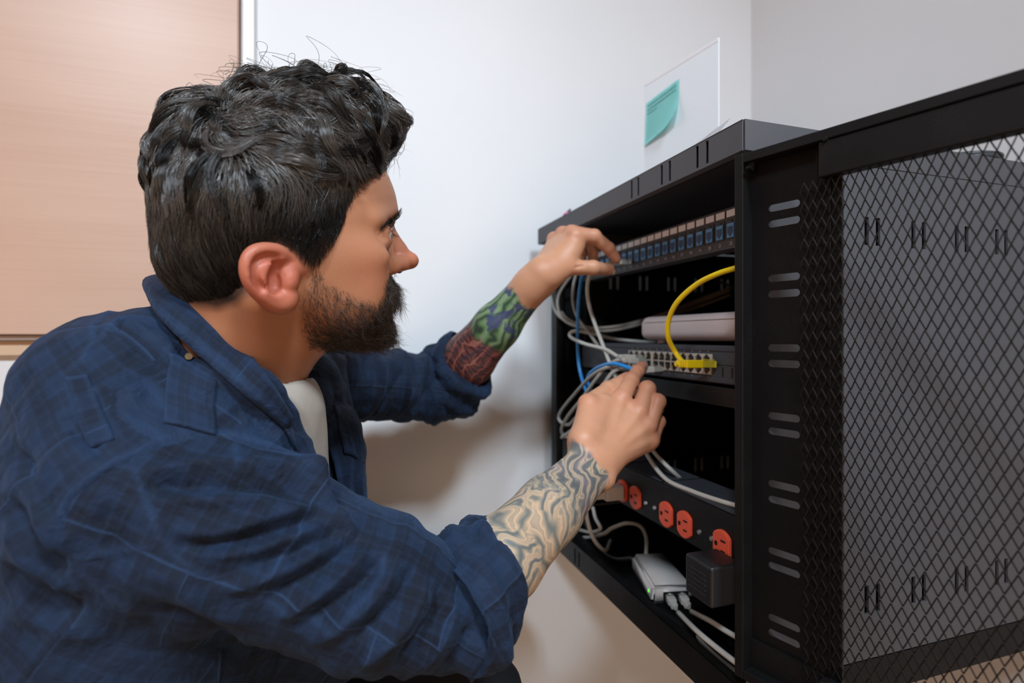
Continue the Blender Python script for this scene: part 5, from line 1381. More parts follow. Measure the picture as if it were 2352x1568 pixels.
# seams stand up a little
SEAM = [[(455, 990), (380, 1003), (300, 1045), (235, 1082), (170, 1130), (143, 1190), (147, 1280), (165, 1345), (205, 1410)], [(355, 655), (280, 690), (220, 735), (205, 800), (150, 860)], [(205, 790), (260, 755), (330, 730), (410, 775)],
        [(150, 870), (190, 960), (215, 1050)], [(190, 855), (235, 950), (262, 1010)], [(455, 990), (560, 1003), (640, 1035), (700, 1110)], [(145, 1290), (260, 1275), (370, 1245)], [(160, 1300), (260, 1380), (370, 1450)], [(370, 1245), (450, 1310), (570, 1360)],
        [(300, 1060), (340, 1160), (370, 1245)], [(540, 1010), (545, 1090)], [(570, 1360), (660, 1270), (720, 1170)], [(580, 1365), (700, 1420), (820, 1455)], [(760, 1450), (870, 1330), (880, 1260)], [(820, 1440), (900, 1470), (1010, 1450)]]
seam = np.zeros(len(SV))
for ln in SEAM: seam = np.maximum(seam, linefold(SV, ln, 1.0, .0022, ymax=.50)); disp += linefold(SV, [(x + 5, y + 7) for x, y in ln], -.0016, .003, ymax=.50)
disp += seam * .0020
# far sleeve and far panel
FL_ = [([(800 + i * 46, 800 + (i % 3) * 8), (790 + i * 44, 860), (770 + i * 40 - (i % 2) * 14, 940)], (.0042 if i % 2 == 0 else -.0042), .0065) for i in range(8)] + \
      [([(960, 790), (985, 850), (1000, 930)], .004, .006), ([(1000, 780), (1030, 850), (1040, 930)], -.0045, .006)]
for ln, h_, w_ in FL_: disp += linefold(SV, ln, h_ * 1.6, w_ * .9, ymin=.60)
disp += (fbm(SV * [26, 26, 26], 3) * .0022)
ga = fbm(np.stack([uvS[:, 0] * 75 + fbm(uvS * 14, 2) * 1.6, uvS[:, 1] * 12, uvS[:, 2]], 1), 2); disp += np.where(slv_r, ga * .0026 * np.clip((tr_ - .45) * 2.5, 0, 1), 0)
gb = fbm(np.stack([uvSl[:, 0] * 70 + fbm(uvSl * 14, 2) * 1.6, uvSl[:, 1] * 10, uvSl[:, 2]], 1), 2); disp += np.where(slv_l, gb * .0040, 0)
gt = fbm(np.stack([q_ @ sp_ * 10, q_ @ bx * 42, q_[:, 1] * 12], 1), 3); disp += np.where(part == 0, gt * .0024, 0)
# general stretch folds following the spine under the arm
SV2 = SV + n0 * disp[:, None]
# flat straps on the shoulder (epaulettes) are separate meshes
tone = np.clip(.5 + .5 * fbm(SV * 9 + 5, 2), 0, 1)

# cuffs: rolled sleeve bands
def cuff(a, b, t0, t1, r0, r1, amp=.0035, seed=0.0, tilt=(0, 0)):
    ax = unit(b - a); u = unit(np.cross(ax, [0, 0, 1.0])); w = np.cross(u, ax); L = np.linalg.norm(b - a)
    prof = []        # (distance along arm, radius) outer roll then folded inward
    n = 64; m = []
    for k in range(15):
        s = k / 14; x = t0 + (t1 - t0) * s; r = r0 + (r1 - r0) * s + .0045 * math.sin(PI * s) ** .6; m.append((x, r))
    for k in range(7):
        th = PI * k / 6; m.append((t1 + .0035 * math.sin(th), r1 - .0035 + .0035 * math.cos(th)))
    m += [(t1 - .012, r1 - .0085), (t1 - .03, r1 - .010)]
    th0 = [PI * k / 6 for k in range(7)]; m = [(t0 - .0 - .004 * math.sin(t), r0 - .004 + .004 * math.cos(t) * -1 * -1) for t in th0[::-1]] + m
    V = []; 
    for (x, r) in m:
        for k in range(n):
            an = 2 * PI * k / n; c, s_ = math.cos(an), math.sin(an)
            rr = r * (1 + .06 * math.sin(2 * an + seed) + .035 * math.sin(5 * an + seed * 2 + x * 60) + .02 * math.sin(9 * an - x * 90))
            xx = x + .004 * math.sin(3 * an + seed) + tilt[0] * c + tilt[1] * s_
            V.append(a + ax * xx + (u * c + w * s_) * rr)
    V = np.array(V); V = V.reshape(len(m), n, 3)
    nz = fbm(V * 55 + seed * 9, 3); rad = V - (a + ax * ((V - a) @ ax)[..., None]); rad /= np.linalg.norm(rad, axis=2, keepdims=True) + 1e-9
    ring = np.sin(np.linspace(0, 1, len(m)) * 22 + 2.5 * fbm(V * 22 + seed, 2).mean(1))[:, None]
    V = V + rad * (nz * amp + ring * amp * .6)[..., None]
    V = V.reshape(-1, 3); Q = []
    for i in range(len(m) - 1):
        for k in range(n): Q.append((i * n + k, i * n + (k + 1) % n, (i + 1) * n + (k + 1) % n, (i + 1) * n + k))
    return V, np.array(Q)
# ================================================================ person: materials
M_ = Mat('skin', (.5, .3, .2), .46, spec=.42)
tone_n = M_.attr('tone'); arm_n = M_.attr('arm'); ink_n = M_.attr('ink')
sx_ = M_.n('ShaderNodeSeparateXYZ'); M_.link(ink_n.outputs['Vector'], sx_.inputs[0])
fine = M_.noise(M_.coord('Object'), 900, 3); mott = M_.noise(M_.coord('Object'), 45, 4)
skin_c = M_.mix(M_.ramp(mott.outputs['Fac'], [(.35, 0.0), (.7, .22)]), tone_n.outputs['Color'], (.42, .17, .10))
skin_c = M_.mix(M_.ramp(fine.outputs['Fac'], [(.55, 0.0), (.75, .16)]), skin_c, (.22, .10, .06))
# near forearm: grey swirls
uvn = M_.n('ShaderNodeMapping'); M_.link(arm_n.outputs['Vector'], uvn.inputs[0]); uvn.inputs['Scale'].default_value = (1, 1, 1)
d1 = M_.noise(uvn.outputs[0], 17, 1.5, .5); 
vm = M_.n('ShaderNodeVectorMath', operation='SCALE'); M_.link(d1.outputs['Color'], vm.inputs[0]); vm.inputs['Scale'].default_value = .07
va = M_.n('ShaderNodeVectorMath', operation='ADD'); M_.link(uvn.outputs[0], va.inputs[0]); M_.link(vm.outputs[0], va.inputs[1])
wv = M_.n('ShaderNodeTexWave', wave_type='RINGS', rings_direction='Z', wave_profile='SIN'); M_.link(va.outputs[0], wv.inputs['Vector']); wv.inputs['Scale'].default_value = 18; wv.inputs['Distortion'].default_value = 4.0; wv.inputs['Detail'].default_value = 2.0; wv.inputs['Detail Scale'].default_value = 2.5
wv2 = M_.n('ShaderNodeTexWave', wave_type='BANDS', bands_direction='DIAGONAL'); M_.link(va.outputs[0], wv2.inputs['Vector']); wv2.inputs['Scale'].default_value = 30; wv2.inputs['Distortion'].default_value = 6.0; wv2.inputs['Detail'].default_value = 1.0; wv2.inputs['Detail Scale'].default_value = 1.6
shade1 = M_.ramp(wv.outputs['Fac'], [(0.0, .80), (.12, .62), (.45, .34), (.80, .08), (.90, .0), (.94, .45), (1.0, .30)])
shade2 = M_.ramp(wv2.outputs['Fac'], [(0.0, .95), (.40, .80), (.70, .50), (.84, .16), (.92, .20), (1.0, .6)])
sxa = M_.n('ShaderNodeSeparateXYZ'); M_.link(arm_n.outputs['Vector'], sxa.inputs[0])
wr_mask = M_.ramp(M_.math('ADD', sxa.outputs[0], M_.math('MULTIPLY', d1.outputs['Fac'], .06)), [(.155, 0.0), (.20, 1.0)])
wv3 = M_.n('ShaderNodeTexWave', wave_type='RINGS', rings_direction='X'); M_.link(va.outputs[0], wv3.inputs['Vector']); wv3.inputs['Scale'].default_value = 26; wv3.inputs['Distortion'].default_value = 9; wv3.inputs['Detail'].default_value = 2.0; wv3.inputs['Detail Scale'].default_value = 1.2
shade1 = M_.mix(M_.ramp(M_.noise(arm_n.outputs['Vector'], 22, 1).outputs['Fac'], [(.46, 0.0), (.54, 1.0)]), shade1, M_.ramp(wv3.outputs['Fac'], [(0.0, .9), (.5, .35), (.8, .06), (.9, .5), (1.0, .2)]))
shade = M_.mix(wr_mask, shade1, shade2)
inkc = M_.ramp(shade, [(0.0, s2l((208, 172, 140))), (.25, s2l((182, 156, 130))), (.55, s2l((146, 136, 120))), (.8, s2l((114, 112, 106))), (1.0, s2l((86, 90, 92)))])
inkc = M_.mix(M_.math('MULTIPLY', M_.ramp(M_.noise(arm_n.outputs['Vector'], 30, 2).outputs['Fac'], [(.5, 0.0), (.7, .4)]), wr_mask), inkc, s2l((150, 130, 140)))
skin_c = M_.mix(sx_.outputs[0], skin_c, inkc)
# far forearm: green near the wrist, dark red toward the elbow
d2_ = M_.noise(arm_n.outputs['Vector'], 26, 2)
vb2 = M_.n('ShaderNodeVectorMath', operation='SCALE'); M_.link(d2_.outputs['Color'], vb2.inputs[0]); vb2.inputs['Scale'].default_value = .05
va2 = M_.n('ShaderNodeVectorMath', operation='ADD'); M_.link(arm_n.outputs['Vector'], va2.inputs[0]); M_.link(vb2.outputs[0], va2.inputs[1])
w3_ = M_.n('ShaderNodeTexWave', bands_direction='X'); M_.link(va2.outputs[0], w3_.inputs['Vector']); w3_.inputs['Scale'].default_value = 40; w3_.inputs['Distortion'].default_value = 3
w4_ = M_.n('ShaderNodeTexWave', bands_direction='Y'); M_.link(va2.outputs[0], w4_.inputs['Vector']); w4_.inputs['Scale'].default_value = 19; w4_.inputs['Distortion'].default_value = 5; w4_.inputs['Detail'].default_value = 3
red = M_.ramp(w3_.outputs['Fac'], [(0.0, s2l((66, 36, 40))), (.4, s2l((96, 52, 50))), (.75, s2l((128, 74, 64))), (1.0, s2l((108, 68, 70)))])
red = M_.mix(M_.ramp(w4_.outputs['Fac'], [(.0, .75), (.3, 0.0)]), red, s2l((58, 54, 62)))
red = M_.mix(M_.ramp(w4_.outputs['Fac'], [(.93, 0.0), (.98, .6)]), red, s2l((176, 112, 98)))
grn = M_.ramp(w4_.outputs['Fac'], [(0.0, s2l((52, 66, 56))), (.25, s2l((78, 106, 66))), (.7, s2l((104, 136, 88))), (1.0, s2l((128, 140, 114)))])
grn = M_.mix(M_.ramp(M_.noise(va2.outputs[0], 34, 3).outputs['Fac'], [(.56, 0.0), (.60, .9)]), grn, s2l((58, 62, 98)))
gm = M_.ramp(M_.math('ADD', sxa.outputs[0], M_.math('MULTIPLY', d2_.outputs['Fac'], .07)), [(.150, 0.0), (.158, 1.0)])
skin_c = M_.mix(sx_.outputs[1], skin_c, M_.mix(gm, red, grn))
M_.set('Base Color', skin_c)
M_.b.inputs['Subsurface Weight'].default_value = .12; M_.b.inputs['Subsurface Radius'].default_value = (.012, .005, .003); M_.b.inputs['Subsurface Scale'].default_value = .35
bn = M_.n('ShaderNodeTexVoronoi'); M_.link(M_.coord('Object'), bn.inputs['Vector']); bn.inputs['Scale'].default_value = 900
hb = M_.math('ADD', M_.math('MULTIPLY', bn.outputs['Distance'], .5), M_.noise(M_.coord('Object'), 350, 3).outputs['Fac'])
M_.bump(hb, .16, .0006); M_.set('Roughness', M_.math('ADD', M_.math('MULTIPLY', mott.outputs['Fac'], .18), .38))
m_skin = M_.m

def shirt_mat(name, base, dark, light):
    M = Mat(name, base, .78, spec=.25)
    u = M.attr('cuv'); sp = M.n('ShaderNodeSeparateXYZ'); M.link(u.outputs['Vector'], sp.inputs[0])
    def bands(o, per, ph, w):
        x = M.math('FRACT', M.math('ADD', M.math('MULTIPLY', o, 1 / per), ph))
        return M.ramp(x, [(0.0, 0.0), (.05, 1.0), (w, 1.0), (w + .05, 0.0)])
    wob = M.noise(u.outputs['Vector'], 14, 2)
    uu = M.math('ADD', sp.outputs[0], M.math('MULTIPLY', wob.outputs['Fac'], .012)); vv = M.math('ADD', sp.outputs[1], M.math('MULTIPLY', wob.outputs['Fac'], .010))
    pu = bands(uu, .024, .1, .42); pv = bands(vv, .027, .3, .42); pu2 = bands(uu, .008, .55, .2); pv2 = bands(vv, .009, .2, .2)
    c = M.mix(M.math('MULTIPLY', pu, .62), base, dark); c = M.mix(M.math('MULTIPLY', pv, .62), c, dark)
    c = M.mix(M.math('MULTIPLY', M.math('ADD', pu2, pv2), .10), c, light)
    # patchwork panels of different tone
    br = M.n('ShaderNodeTexBrick', offset=.37, offset_frequency=2); vv_ = M.n('ShaderNodeCombineXYZ'); M.link(uu, vv_.inputs[0]); M.link(vv, vv_.inputs[1]); M.link(vv_.outputs[0], br.inputs['Vector'])
    br.inputs['Scale'].default_value = 1; br.inputs['Brick Width'].default_value = .125; br.inputs['Row Height'].default_value = .082; br.inputs['Mortar Size'].default_value = .0008; br.inputs['Mortar Smooth'].default_value = .4
    br.inputs['Color1'].default_value = (0, 0, 0, 1); br.inputs['Color2'].default_value = (1, 1, 1, 1); br.inputs['Mortar'].default_value = (.5, .5, .5, 1)
    c = M.mix(M.math('MULTIPLY', br.outputs['Color'], .7), c, M.mix(.55, c, light)); 
    c = M.mix(M.math('MULTIPLY', br.outputs['Fac'], .55), c, light)
    sm = M.attr('seam'); c = M.mix(M.math('MULTIPLY', sm.outputs['Fac'], .55), c, light)
    fade = M.noise(M.coord('Object'), 7, 5, .6); c = M.mix(M.ramp(fade.outputs['Fac'], [(.50, 0.0), (.75, .18)]), c, light)
    M.set('Base Color', c)
    wx = M.n('ShaderNodeTexWave', bands_direction='X'); M.link(u.outputs['Vector'], wx.inputs['Vector']); wx.inputs['Scale'].default_value = 520
    wy = M.n('ShaderNodeTexWave', bands_direction='Y'); M.link(u.outputs['Vector'], wy.inputs['Vector']); wy.inputs['Scale'].default_value = 520
    h1 = M.math('ADD', M.math('MULTIPLY', M.math('ADD', wx.outputs['Fac'], wy.outputs['Fac']), .25), M.math('MULTIPLY', M.noise(M.coord('Object'), 420, 3).outputs['Fac'], .6))
    h1 = M.math('ADD', h1, M.math('MULTIPLY', br.outputs['Fac'], 1.0))
    crk = M.noise(M.coord('Object'), 75, 3, .55, 1.0)
    b1 = M.n('ShaderNodeBump'); b1.inputs['Strength'].default_value = .5; b1.inputs['Distance'].default_value = .005; M.link(crk.outputs['Fac'], b1.inputs['Height'])
    M.bump(h1, .35, .0009, b1.outputs[0])
    M.b.inputs['Sheen Weight'].default_value = .12; M.b.inputs['Sheen Roughness'].default_value = .5; M.b.inputs['Sheen Tint'].default_value = (.3, .5, .9, 1)
    return M.m
m_shirt = shirt_mat('navy_plaid_patchwork', s2l((17, 31, 53)), s2l((8, 9, 14)), s2l((38, 60, 92)))
M_ = Mat('grey_jersey', s2l((172, 162, 152)), .85, spec=.2); M_.bump(M_.noise(M_.coord('Object'), 700, 3).outputs['Fac'], .25, .0006); m_tee = M_.m
M_ = Mat('black_denim', s2l((24, 25, 29)), .8, spec=.2); M_.bump(M_.noise(M_.coord('Object'), 600, 3).outputs['Fac'], .3, .0006); m_trouser = M_.m
m_shoe = plastic('shoe_leather', s2l((38, 34, 32)), .5)
m_button = plastic('horn_button', s2l((120, 104, 70)), .35)

# ---------------------------------------------------------------- body
person = thing('person', 'bearded dark-haired man in a navy plaid shirt crouching, both hands on the cabinet cables', 'person', Matrix.Translation((float(AN_R[0]), .66, 0)))
HW = hworld(HVv)
def lin(c): return np.array(s2l(c))
hx, hy = proj(HW); nearh = HVv[:, 1] < 0
tone = np.tile(lin((170, 114, 82)), (len(HVv), 1))
def paint(w, c): 
    global tone
    w = np.clip(w, 0, 1)[:, None]; tone = tone * (1 - w) + lin(c) * w
def blob(p, r): d = np.linalg.norm((HVv * [1, 1, 1]) - p, axis=1); return np.exp(-(d / r) ** 2)
for s in (1, -1):
    earC = mir(hn(618, 632, .083), s)
    paint(.75 * np.exp(-(np.linalg.norm(HVv - earC, axis=1) / .030) ** 4) * (np.abs(HVv[:, 1]) > .0715), (190, 98, 80))
    paint(.40 * blob(mir(hn(872, 575, .036), s), .010), (150, 96, 78)); paint(.35 * blob(mir(hn(845, 620, .05), s), .022), (188, 112, 86))
    paint(.5 * blob(mir(hn(884, 545, .034), s), .009), (160, 92, 78))
paint(.55 * blob(hn(938, 600, 0), .020), (186, 104, 84)); paint(.4 * blob(hn(915, 570, 0), .016), (180, 106, 86))
paint(.6 * blob(hn(902, 672, 0), .010), (160, 86, 76))
rs = samp(TR_, HVv[:, 0], HVv[:, 2]); paint(np.clip(.5 - rs / .008, 0, 1) * (np.abs(HVv[:, 1]) < .0835), (26, 20, 16))
paint(.42 * np.clip(beardw(HVv), 0, 1) ** .8, (112, 78, 60))
nH, nR_, nL_ = len(HW), len(RV), len(LV)
def hand_tone(V, pts):
    t = np.tile(lin((196, 142, 110)), (len(V), 1))
    for q in ('i', 'm', 'r', 'p', 'ip', 'mp', 'rp', 'pp', 'it', 'tt', 'tm', 'id'):
        w = (.42 * np.exp(-(np.linalg.norm(V - pts[q], axis=1) / .013) ** 2))[:, None]; t = t * (1 - w) + lin((194, 108, 86)) * w
    return t
toneR = hand_tone(RV, pR); toneL = hand_tone(LV, pL)
edge = lambda V: fbm(V * 70, 2) * .035
inkR = np.clip((.945 + edge(RV) - sR) / .03, 0, 1); inkL = np.clip((.90 + edge(LV) - sL) / .02, 0, 1)
inkR *= (sR < 1.02); inkL *= (sL < 1.0)
BODY_V = np.concatenate([HW, RV, LV, BVv]); BODY_Q = np.concatenate([HVq, RQ + nH, LQ + nH + nR_, BVq + nH + nR_ + nL_])
nB = len(BVv); z1 = np.zeros
tones = np.concatenate([tone, toneR, toneL, np.tile(lin((206, 152, 120)), (nB, 1))]); tones = np.concatenate([tones, np.ones((len(tones), 1))], 1)
arms = np.concatenate([np.zeros((nH, 3)), uvR, uvL, np.zeros((nB, 3))])
inks = np.zeros((len(BODY_V), 3)); inks[nH:nH + nR_, 0] = inkR; inks[nH + nR_:nH + nR_ + nL_, 1] = inkL
np_obj('body', BODY_V, BODY_Q, m_skin, person, HC, {'tone': ('FLOAT_COLOR', tones), 'arm': ('FLOAT_VECTOR', arms), 'ink': ('FLOAT_VECTOR', inks)})
np_obj('hair', hair_V, hair_Q, m_hair, person, HC, {'lock': ('FLOAT', hair_lock)}); np_obj('beard', bv, bq, m_beard, person, HC)
nbr = len(ev) // 2
half = len(bs_) // 2 * 5 * 3; hq = len(eq) // 2
np_obj('eyebrow', ev[:half], eq[:hq], m_beard, person, HC); np_obj('eyebrow', ev[half:], eq[hq:] - half, m_beard, person, HC)
hl_ = len(ls_) // 2 * 15; hq = len(lq) // 2
np_obj('eyelashes', lv[:hl_], lq[:hq], m_beard, person, HC); np_obj('eyelashes', lv[hl_:], lq[hq:] - hl_, m_beard, person, HC)
# eyes
M_ = Mat('eye', (.7, .7, .7), .12); tcz = M_.n('ShaderNodeTexCoord'); sz = M_.n('ShaderNodeSeparateXYZ'); M_.link(tcz.outputs['Object'], sz.inputs[0])
M_.set('Base Color', M_.ramp(M_.math('MULTIPLY', sz.outputs[0], 80), [(0.0, s2l((196, 176, 168))), (.84, s2l((188, 172, 164))), (.87, s2l((40, 26, 18))), (.955, s2l((62, 38, 22))), (.965, (.002, .002, .002))])); m_eye = M_.m
for s in (1, -1):
    e = mir(eyeC, s); ew = Vector(hworld(e[None])[0]); look = (Vector(pR['it']) * .3 + Vector(pL['it']) * .7) - ew
    look = Vector(HF) * .8 + look.normalized() * .35 - Vector(HL) * .22
    bm = NB(); bmesh.ops.create_uvsphere(bm, u_segments=48, v_segments=24, radius=.0123, matrix=Matrix.Rotation(PI / 2, 4, 'Y'))
    fr = aim(ew, look)
    obj('eye', bm, m_eye, person, fr, True)
# nose ring
c = hpx(917, 617, .0085); bm = NB(); pts_ = []
fd3 = Vector(HF); sd3 = Vector(-HL)
for k in range(22):
    t = -2.4 + k / 21 * 4.9; pts_.append(Vector(c) + (Vector(HL) * -.0022 * math.cos(t)) + Vector((0, 0, 1)) * .0042 * math.sin(t) + fd3 * (.0030 * math.cos(t)))
tube(bm, pts_, .0004, 8); objw('nose_ring', bm, m_silver, person, c, True)
# nails
def nail(pts, a, b, up, r, w):
    ax = unit(pts[b] - pts[a]); n = unit(up - (up @ ax) * ax); s_ = np.cross(ax, n); c = pts[b] - ax * .001; bm = NB(); g = []
    for i in range(6):
        row = []
        for j in range(7):
            u = -.0045 + .0105 * i / 5; an = (-1 + 2 * j / 6) * .95
            row.append(bm.verts.new(Vector(c + ax * u + n * (r * math.cos(an) + .0004) + s_ * (w * math.sin(an)))))
        g.append(row)
    for i in range(5):
        for j in range(6): bm.faces.new([g[i][j], g[i + 1][j], g[i + 1][j + 1], g[i][j + 1]])
    bmesh.ops.solidify(bm, geom=list(bm.faces), thickness=.0004)
    objw('fingernail', bm, m_nail, person, c, True)
m_nail = plastic('nail', s2l((226, 176, 150)), .3)
nail(pR, 'id', 'it', nR + np.array([.6, -.1, -.1]), .0072, .0062); nail(pL, 'ti', 'tt', np.array([.0, -.6, -.7]), .0082, .0068)

# ---------------------------------------------------------------- clothes
ORG = (-.33, .5, EYE - .2)
shirt = np_obj('shirt', SV2, SQ, m_shirt, person, ORG, {'cuv': ('FLOAT_VECTOR', uv), 'seam': ('FLOAT', np.clip(seam, 0, 1))})
from mathutils.bvhtree import BVHTree
bvh = BVHTree.FromPolygons([Vector(v) for v in SV2], [tuple(map(int, q)) for q in SQ])
def surf(px, py, off=.0):
    o = Vector((0, 0, EYE)); d = (at(px, py, 1) - o).normalized(); h = bvh.ray_cast(o, d)
    if h[0] is None: return None
    n = h[1] if h[1].dot(d) < 0 else -h[1]
    return h[0] + n * off
def patch(name, quad, nu, nv, off, mat, parent, thick=.0012, edge=0.0, bulge=0.0, uvo=(0, 0)):
    """cloth laid over the shirt between four picture corners"""
    (a, b, c, d) = quad; P = np.zeros((nu + 1, nv + 1, 3)); last = None
    for i in range(nu + 1):
        for j in range(nv + 1):
            u, v = i / nu, j / nv; x = (a[0] * (1 - u) + b[0] * u) * (1 - v) + (d[0] * (1 - u) + c[0] * u) * v; y = (a[1] * (1 - u) + b[1] * u) * (1 - v) + (d[1] * (1 - u) + c[1] * u) * v
            s_ = surf(x, y, off + bulge * math.sin(PI * u) * math.sin(PI * v)); 
            if s_ is None: s_ = last if last is not None else at(x, y, .45)
            P[i, j] = s_; last = s_
    for _ in range(2):
        P[1:-1] = (P[:-2] + P[2:] + 2 * P[1:-1]) / 4; P[:, 1:-1] = (P[:, :-2] + P[:, 2:] + 2 * P[:, 1:-1]) / 4
    V = P.reshape(-1, 3); Q = []
    for i in range(nu):
        for j in range(nv): k = i * (nv + 1) + j; Q.append((k, k + nv + 1, k + nv + 2, k + 1))
    Q = np.array(Q); n = vnormals(V, Q)
    if (n * (V - [0, 0, EYE])).sum() > 0: n = -n; Q = Q[:, ::-1]
    V2 = V - n * (thick + off * .8); m = len(V)
    E_ = []
    per = [i * (nv + 1) for i in range(nu + 1)] + [nu * (nv + 1) + j for j in range(1, nv + 1)] + [i * (nv + 1) + nv for i in range(nu - 1, -1, -1)] + [j for j in range(nv - 1, 0, -1)]
    for k in range(len(per)): a_, b_ = per[k], per[(k + 1) % len(per)]; E_.append((a_, b_, b_ + m, a_ + m))
    Qa = np.concatenate([Q, Q[:, ::-1] + m, np.array(E_)]); Va = np.concatenate([V, V2])
    ii, jj = np.meshgrid(np.arange(nu + 1) / nu, np.arange(nv + 1) / nv, indexing='ij'); wu = np.linalg.norm(P[-1, 0] - P[0, 0]); wv = np.linalg.norm(P[0, -1] - P[0, 0])
    cu = np.stack([ii.ravel() * wu + uvo[0], jj.ravel() * wv + uvo[1], 0 * ii.ravel()], 1)
    ed = np.minimum.reduce([ii.ravel() * wu, (1 - ii.ravel()) * wu, jj.ravel() * wv, (1 - jj.ravel()) * wv]); sm = np.exp(-(ed / .0015) ** 2) * .8
    return np_obj(name, Va, Qa, mat, parent, tuple(V.mean(0)), {'cuv': ('FLOAT_VECTOR', np.concatenate([cu, cu])), 'seam': ('FLOAT', np.concatenate([sm, sm]))})
patch('shoulder_tab', [(392, 812), (492, 872), (490, 1000), (374, 972)], 14, 18, .0035, m_shirt, shirt, uvo=(5.02, 2.3), bulge=.002)
patch('yoke_strip', [(152, 868), (200, 862), (262, 1010), (205, 1030)], 6, 16, .0016, m_shirt, shirt, uvo=(5.5, 2.9))
for (x, y) in ((436, 826),):
    s_ = surf(x, y, .003)
    if s_ is not None:
        bm = NB(); d = (s_ - Vector((0, 0, EYE))).normalized(); cyl(bm, s_ + d * .002, s_ - d * .001, .0028, .0025, 20); objw('button', bm, m_button, shirt, s_)
# cuffs
cv, cq = cuff(EL_R, WR_R, .012, .062, .0540, .0435, seed=1.0, amp=.0055, tilt=(-.017, .010))
def cuvs(V, a, b, off): return suv(V, a, b, off)
np_obj('cuff', cv, cq, m_shirt, shirt, tuple(EL_R), {'cuv': ('FLOAT_VECTOR', suv(cv, EL_R, WR_R, 9)), 'seam': ('FLOAT', np.zeros(len(cv)))})
cv, cq = cuff(EL_L, WR_L, .012, .064, .0540, .0470, seed=4.0, amp=.0050, tilt=(-.006, .010))
np_obj('cuff', cv, cq, m_shirt, shirt, tuple(EL_L), {'cuv': ('FLOAT_VECTOR', suv(cv, EL_L, WR_L, 11)), 'seam': ('FLOAT', np.zeros(len(cv)))})
# collar: stations of (fold point, mid leaf, leaf edge, stand foot)
ST = [  # fold line, leaf edge : (px,py,Y)
    ((668, 958, .515), (655, 985, .500)), ((640, 905, .485), (610, 945, .465)), ((600, 848, .460), (560, 905, .440)), ((555, 795, .442), (505, 858, .418)), ((505, 748, .432), (452, 812, .405)), ((452, 708, .430), (405, 768, .405)),
    ((402, 672, .440), (366, 728, .420)), ((366, 642, .465), (344, 690, .450)), ((356, 632, .505), (338, 672, .505)), ((372, 640, .545), (352, 678, .560)), ((420, 668, .580), (395, 712, .600)), ((500, 715, .600), (480, 760, .625)), ((590, 770, .605), (580, 812, .630)), ((668, 818, .600), (670, 850, .620)), ((712, 850, .585), (735, 880, .600))]
Fp, Ep = [], []
for k, (f, e) in enumerate(ST):
    fe, ff = Vector(at(*e)), Vector(at(*f))
    if k <= 9:
        h_ = surf(e[0], e[1])
        if h_ is not None and h_.y - .004 < fe.y: fe = Vector(at(e[0], e[1], h_.y - .004))
        h2 = surf(f[0], f[1])
        if h2 is not None and h2.y - .008 < ff.y: ff = Vector(at(f[0], f[1], h2.y - .008))
    Fp.append(arr(ff)); Ep.append(arr(fe))
Fp = np.array(Fp); Ep = np.array(Ep)
def dens(P, n=6): q = smooth_path([Vector(p) for p in P], n); return np.array([arr(v) for v in q])
Fp = dens(Fp); Ep = dens(Ep); ctr = Fp.mean(0); rows = []
inn = ctr - Fp; inn[:, 2] = 0; inn /= np.linalg.norm(inn, axis=1, keepdims=True) + 1e-9
out_ = -inn
for v in np.linspace(0, 1, 7):      # leaf from edge up to the fold
    rows.append(Ep * (1 - v) + Fp * v + out_ * (.006 * math.sin(PI * v)) + np.array([0, 0, .004 * math.sin(PI * v)]))
rows.append(Fp + inn * .003 + [0, 0, .0015])
for v in np.linspace(.2, 1, 4): rows.append(Fp + inn * .0045 + (np.array([.3, 0, -1.0]) * .034 * v))
Rw = np.array(rows); Rw += (fbm(Rw * 40, 2) * .0016)[..., None] * out_[None]
k_ = Rw.shape[1]; V = Rw.reshape(-1, 3); Q = np.array([(i * k_ + j, i * k_ + j + 1, (i + 1) * k_ + j + 1, (i + 1) * k_ + j) for i in range(len(Rw) - 1) for j in range(k_ - 1)])
cu = np.stack([np.tile(np.linspace(0, .42, k_), len(Rw)) + 14, np.repeat(np.linspace(0, .08, len(Rw)), k_), np.zeros(len(V))], 1)
sm = np.zeros(Rw.shape[:2]); sm[1] = .8; sm[5] = .25
col = np_obj('collar', V, Q, m_shirt, shirt, tuple(ctr), {'cuv': ('FLOAT_VECTOR', cu), 'seam': ('FLOAT', sm.ravel())})
md = col.modifiers.new('thick', 'SOLIDIFY'); md.thickness = .002; md.offset = 0
# far front panel with its pocket flap and placket edge
def sheet(name, grid, mat, parent, thick=.0022, uvo=(20, 3)):
    G = np.array([[A(*p) for p in row] for row in grid]); 
    G = np.array([dens(r, 5) for r in G]); G = np.array([dens(G[:, j], 5) for j in range(G.shape[1])]).transpose(1, 0, 2)
    n0_, n1_ = G.shape[:2]; V = G.reshape(-1, 3); Q = np.array([(i * n1_ + j, i * n1_ + j + 1, (i + 1) * n1_ + j + 1, (i + 1) * n1_ + j) for i in range(n0_ - 1) for j in range(n1_ - 1)])
    n = vnormals(V, Q); V = V + n * (fbm(V * 45, 3) * .003)[:, None]
    s0 = np.linalg.norm(np.diff(G, axis=0), axis=2).mean() * np.arange(n0_); s1 = np.linalg.norm(np.diff(G, axis=1), axis=2).mean() * np.arange(n1_)
    cu = np.stack([np.repeat(s0, n1_) + uvo[0], np.tile(s1, n0_) + uvo[1], np.zeros(len(V))], 1)
    sm = np.zeros((n0_, n1_)); sm[:, 1] = .7; sm[:, -2] = .5
    o = np_obj(name, V, Q, mat, parent, tuple(V.mean(0)), {'cuv': ('FLOAT_VECTOR', cu), 'seam': ('FLOAT', sm.ravel())}); m = o.modifiers.new('thick', 'SOLIDIFY'); m.thickness = thick; m.offset = 0; return o
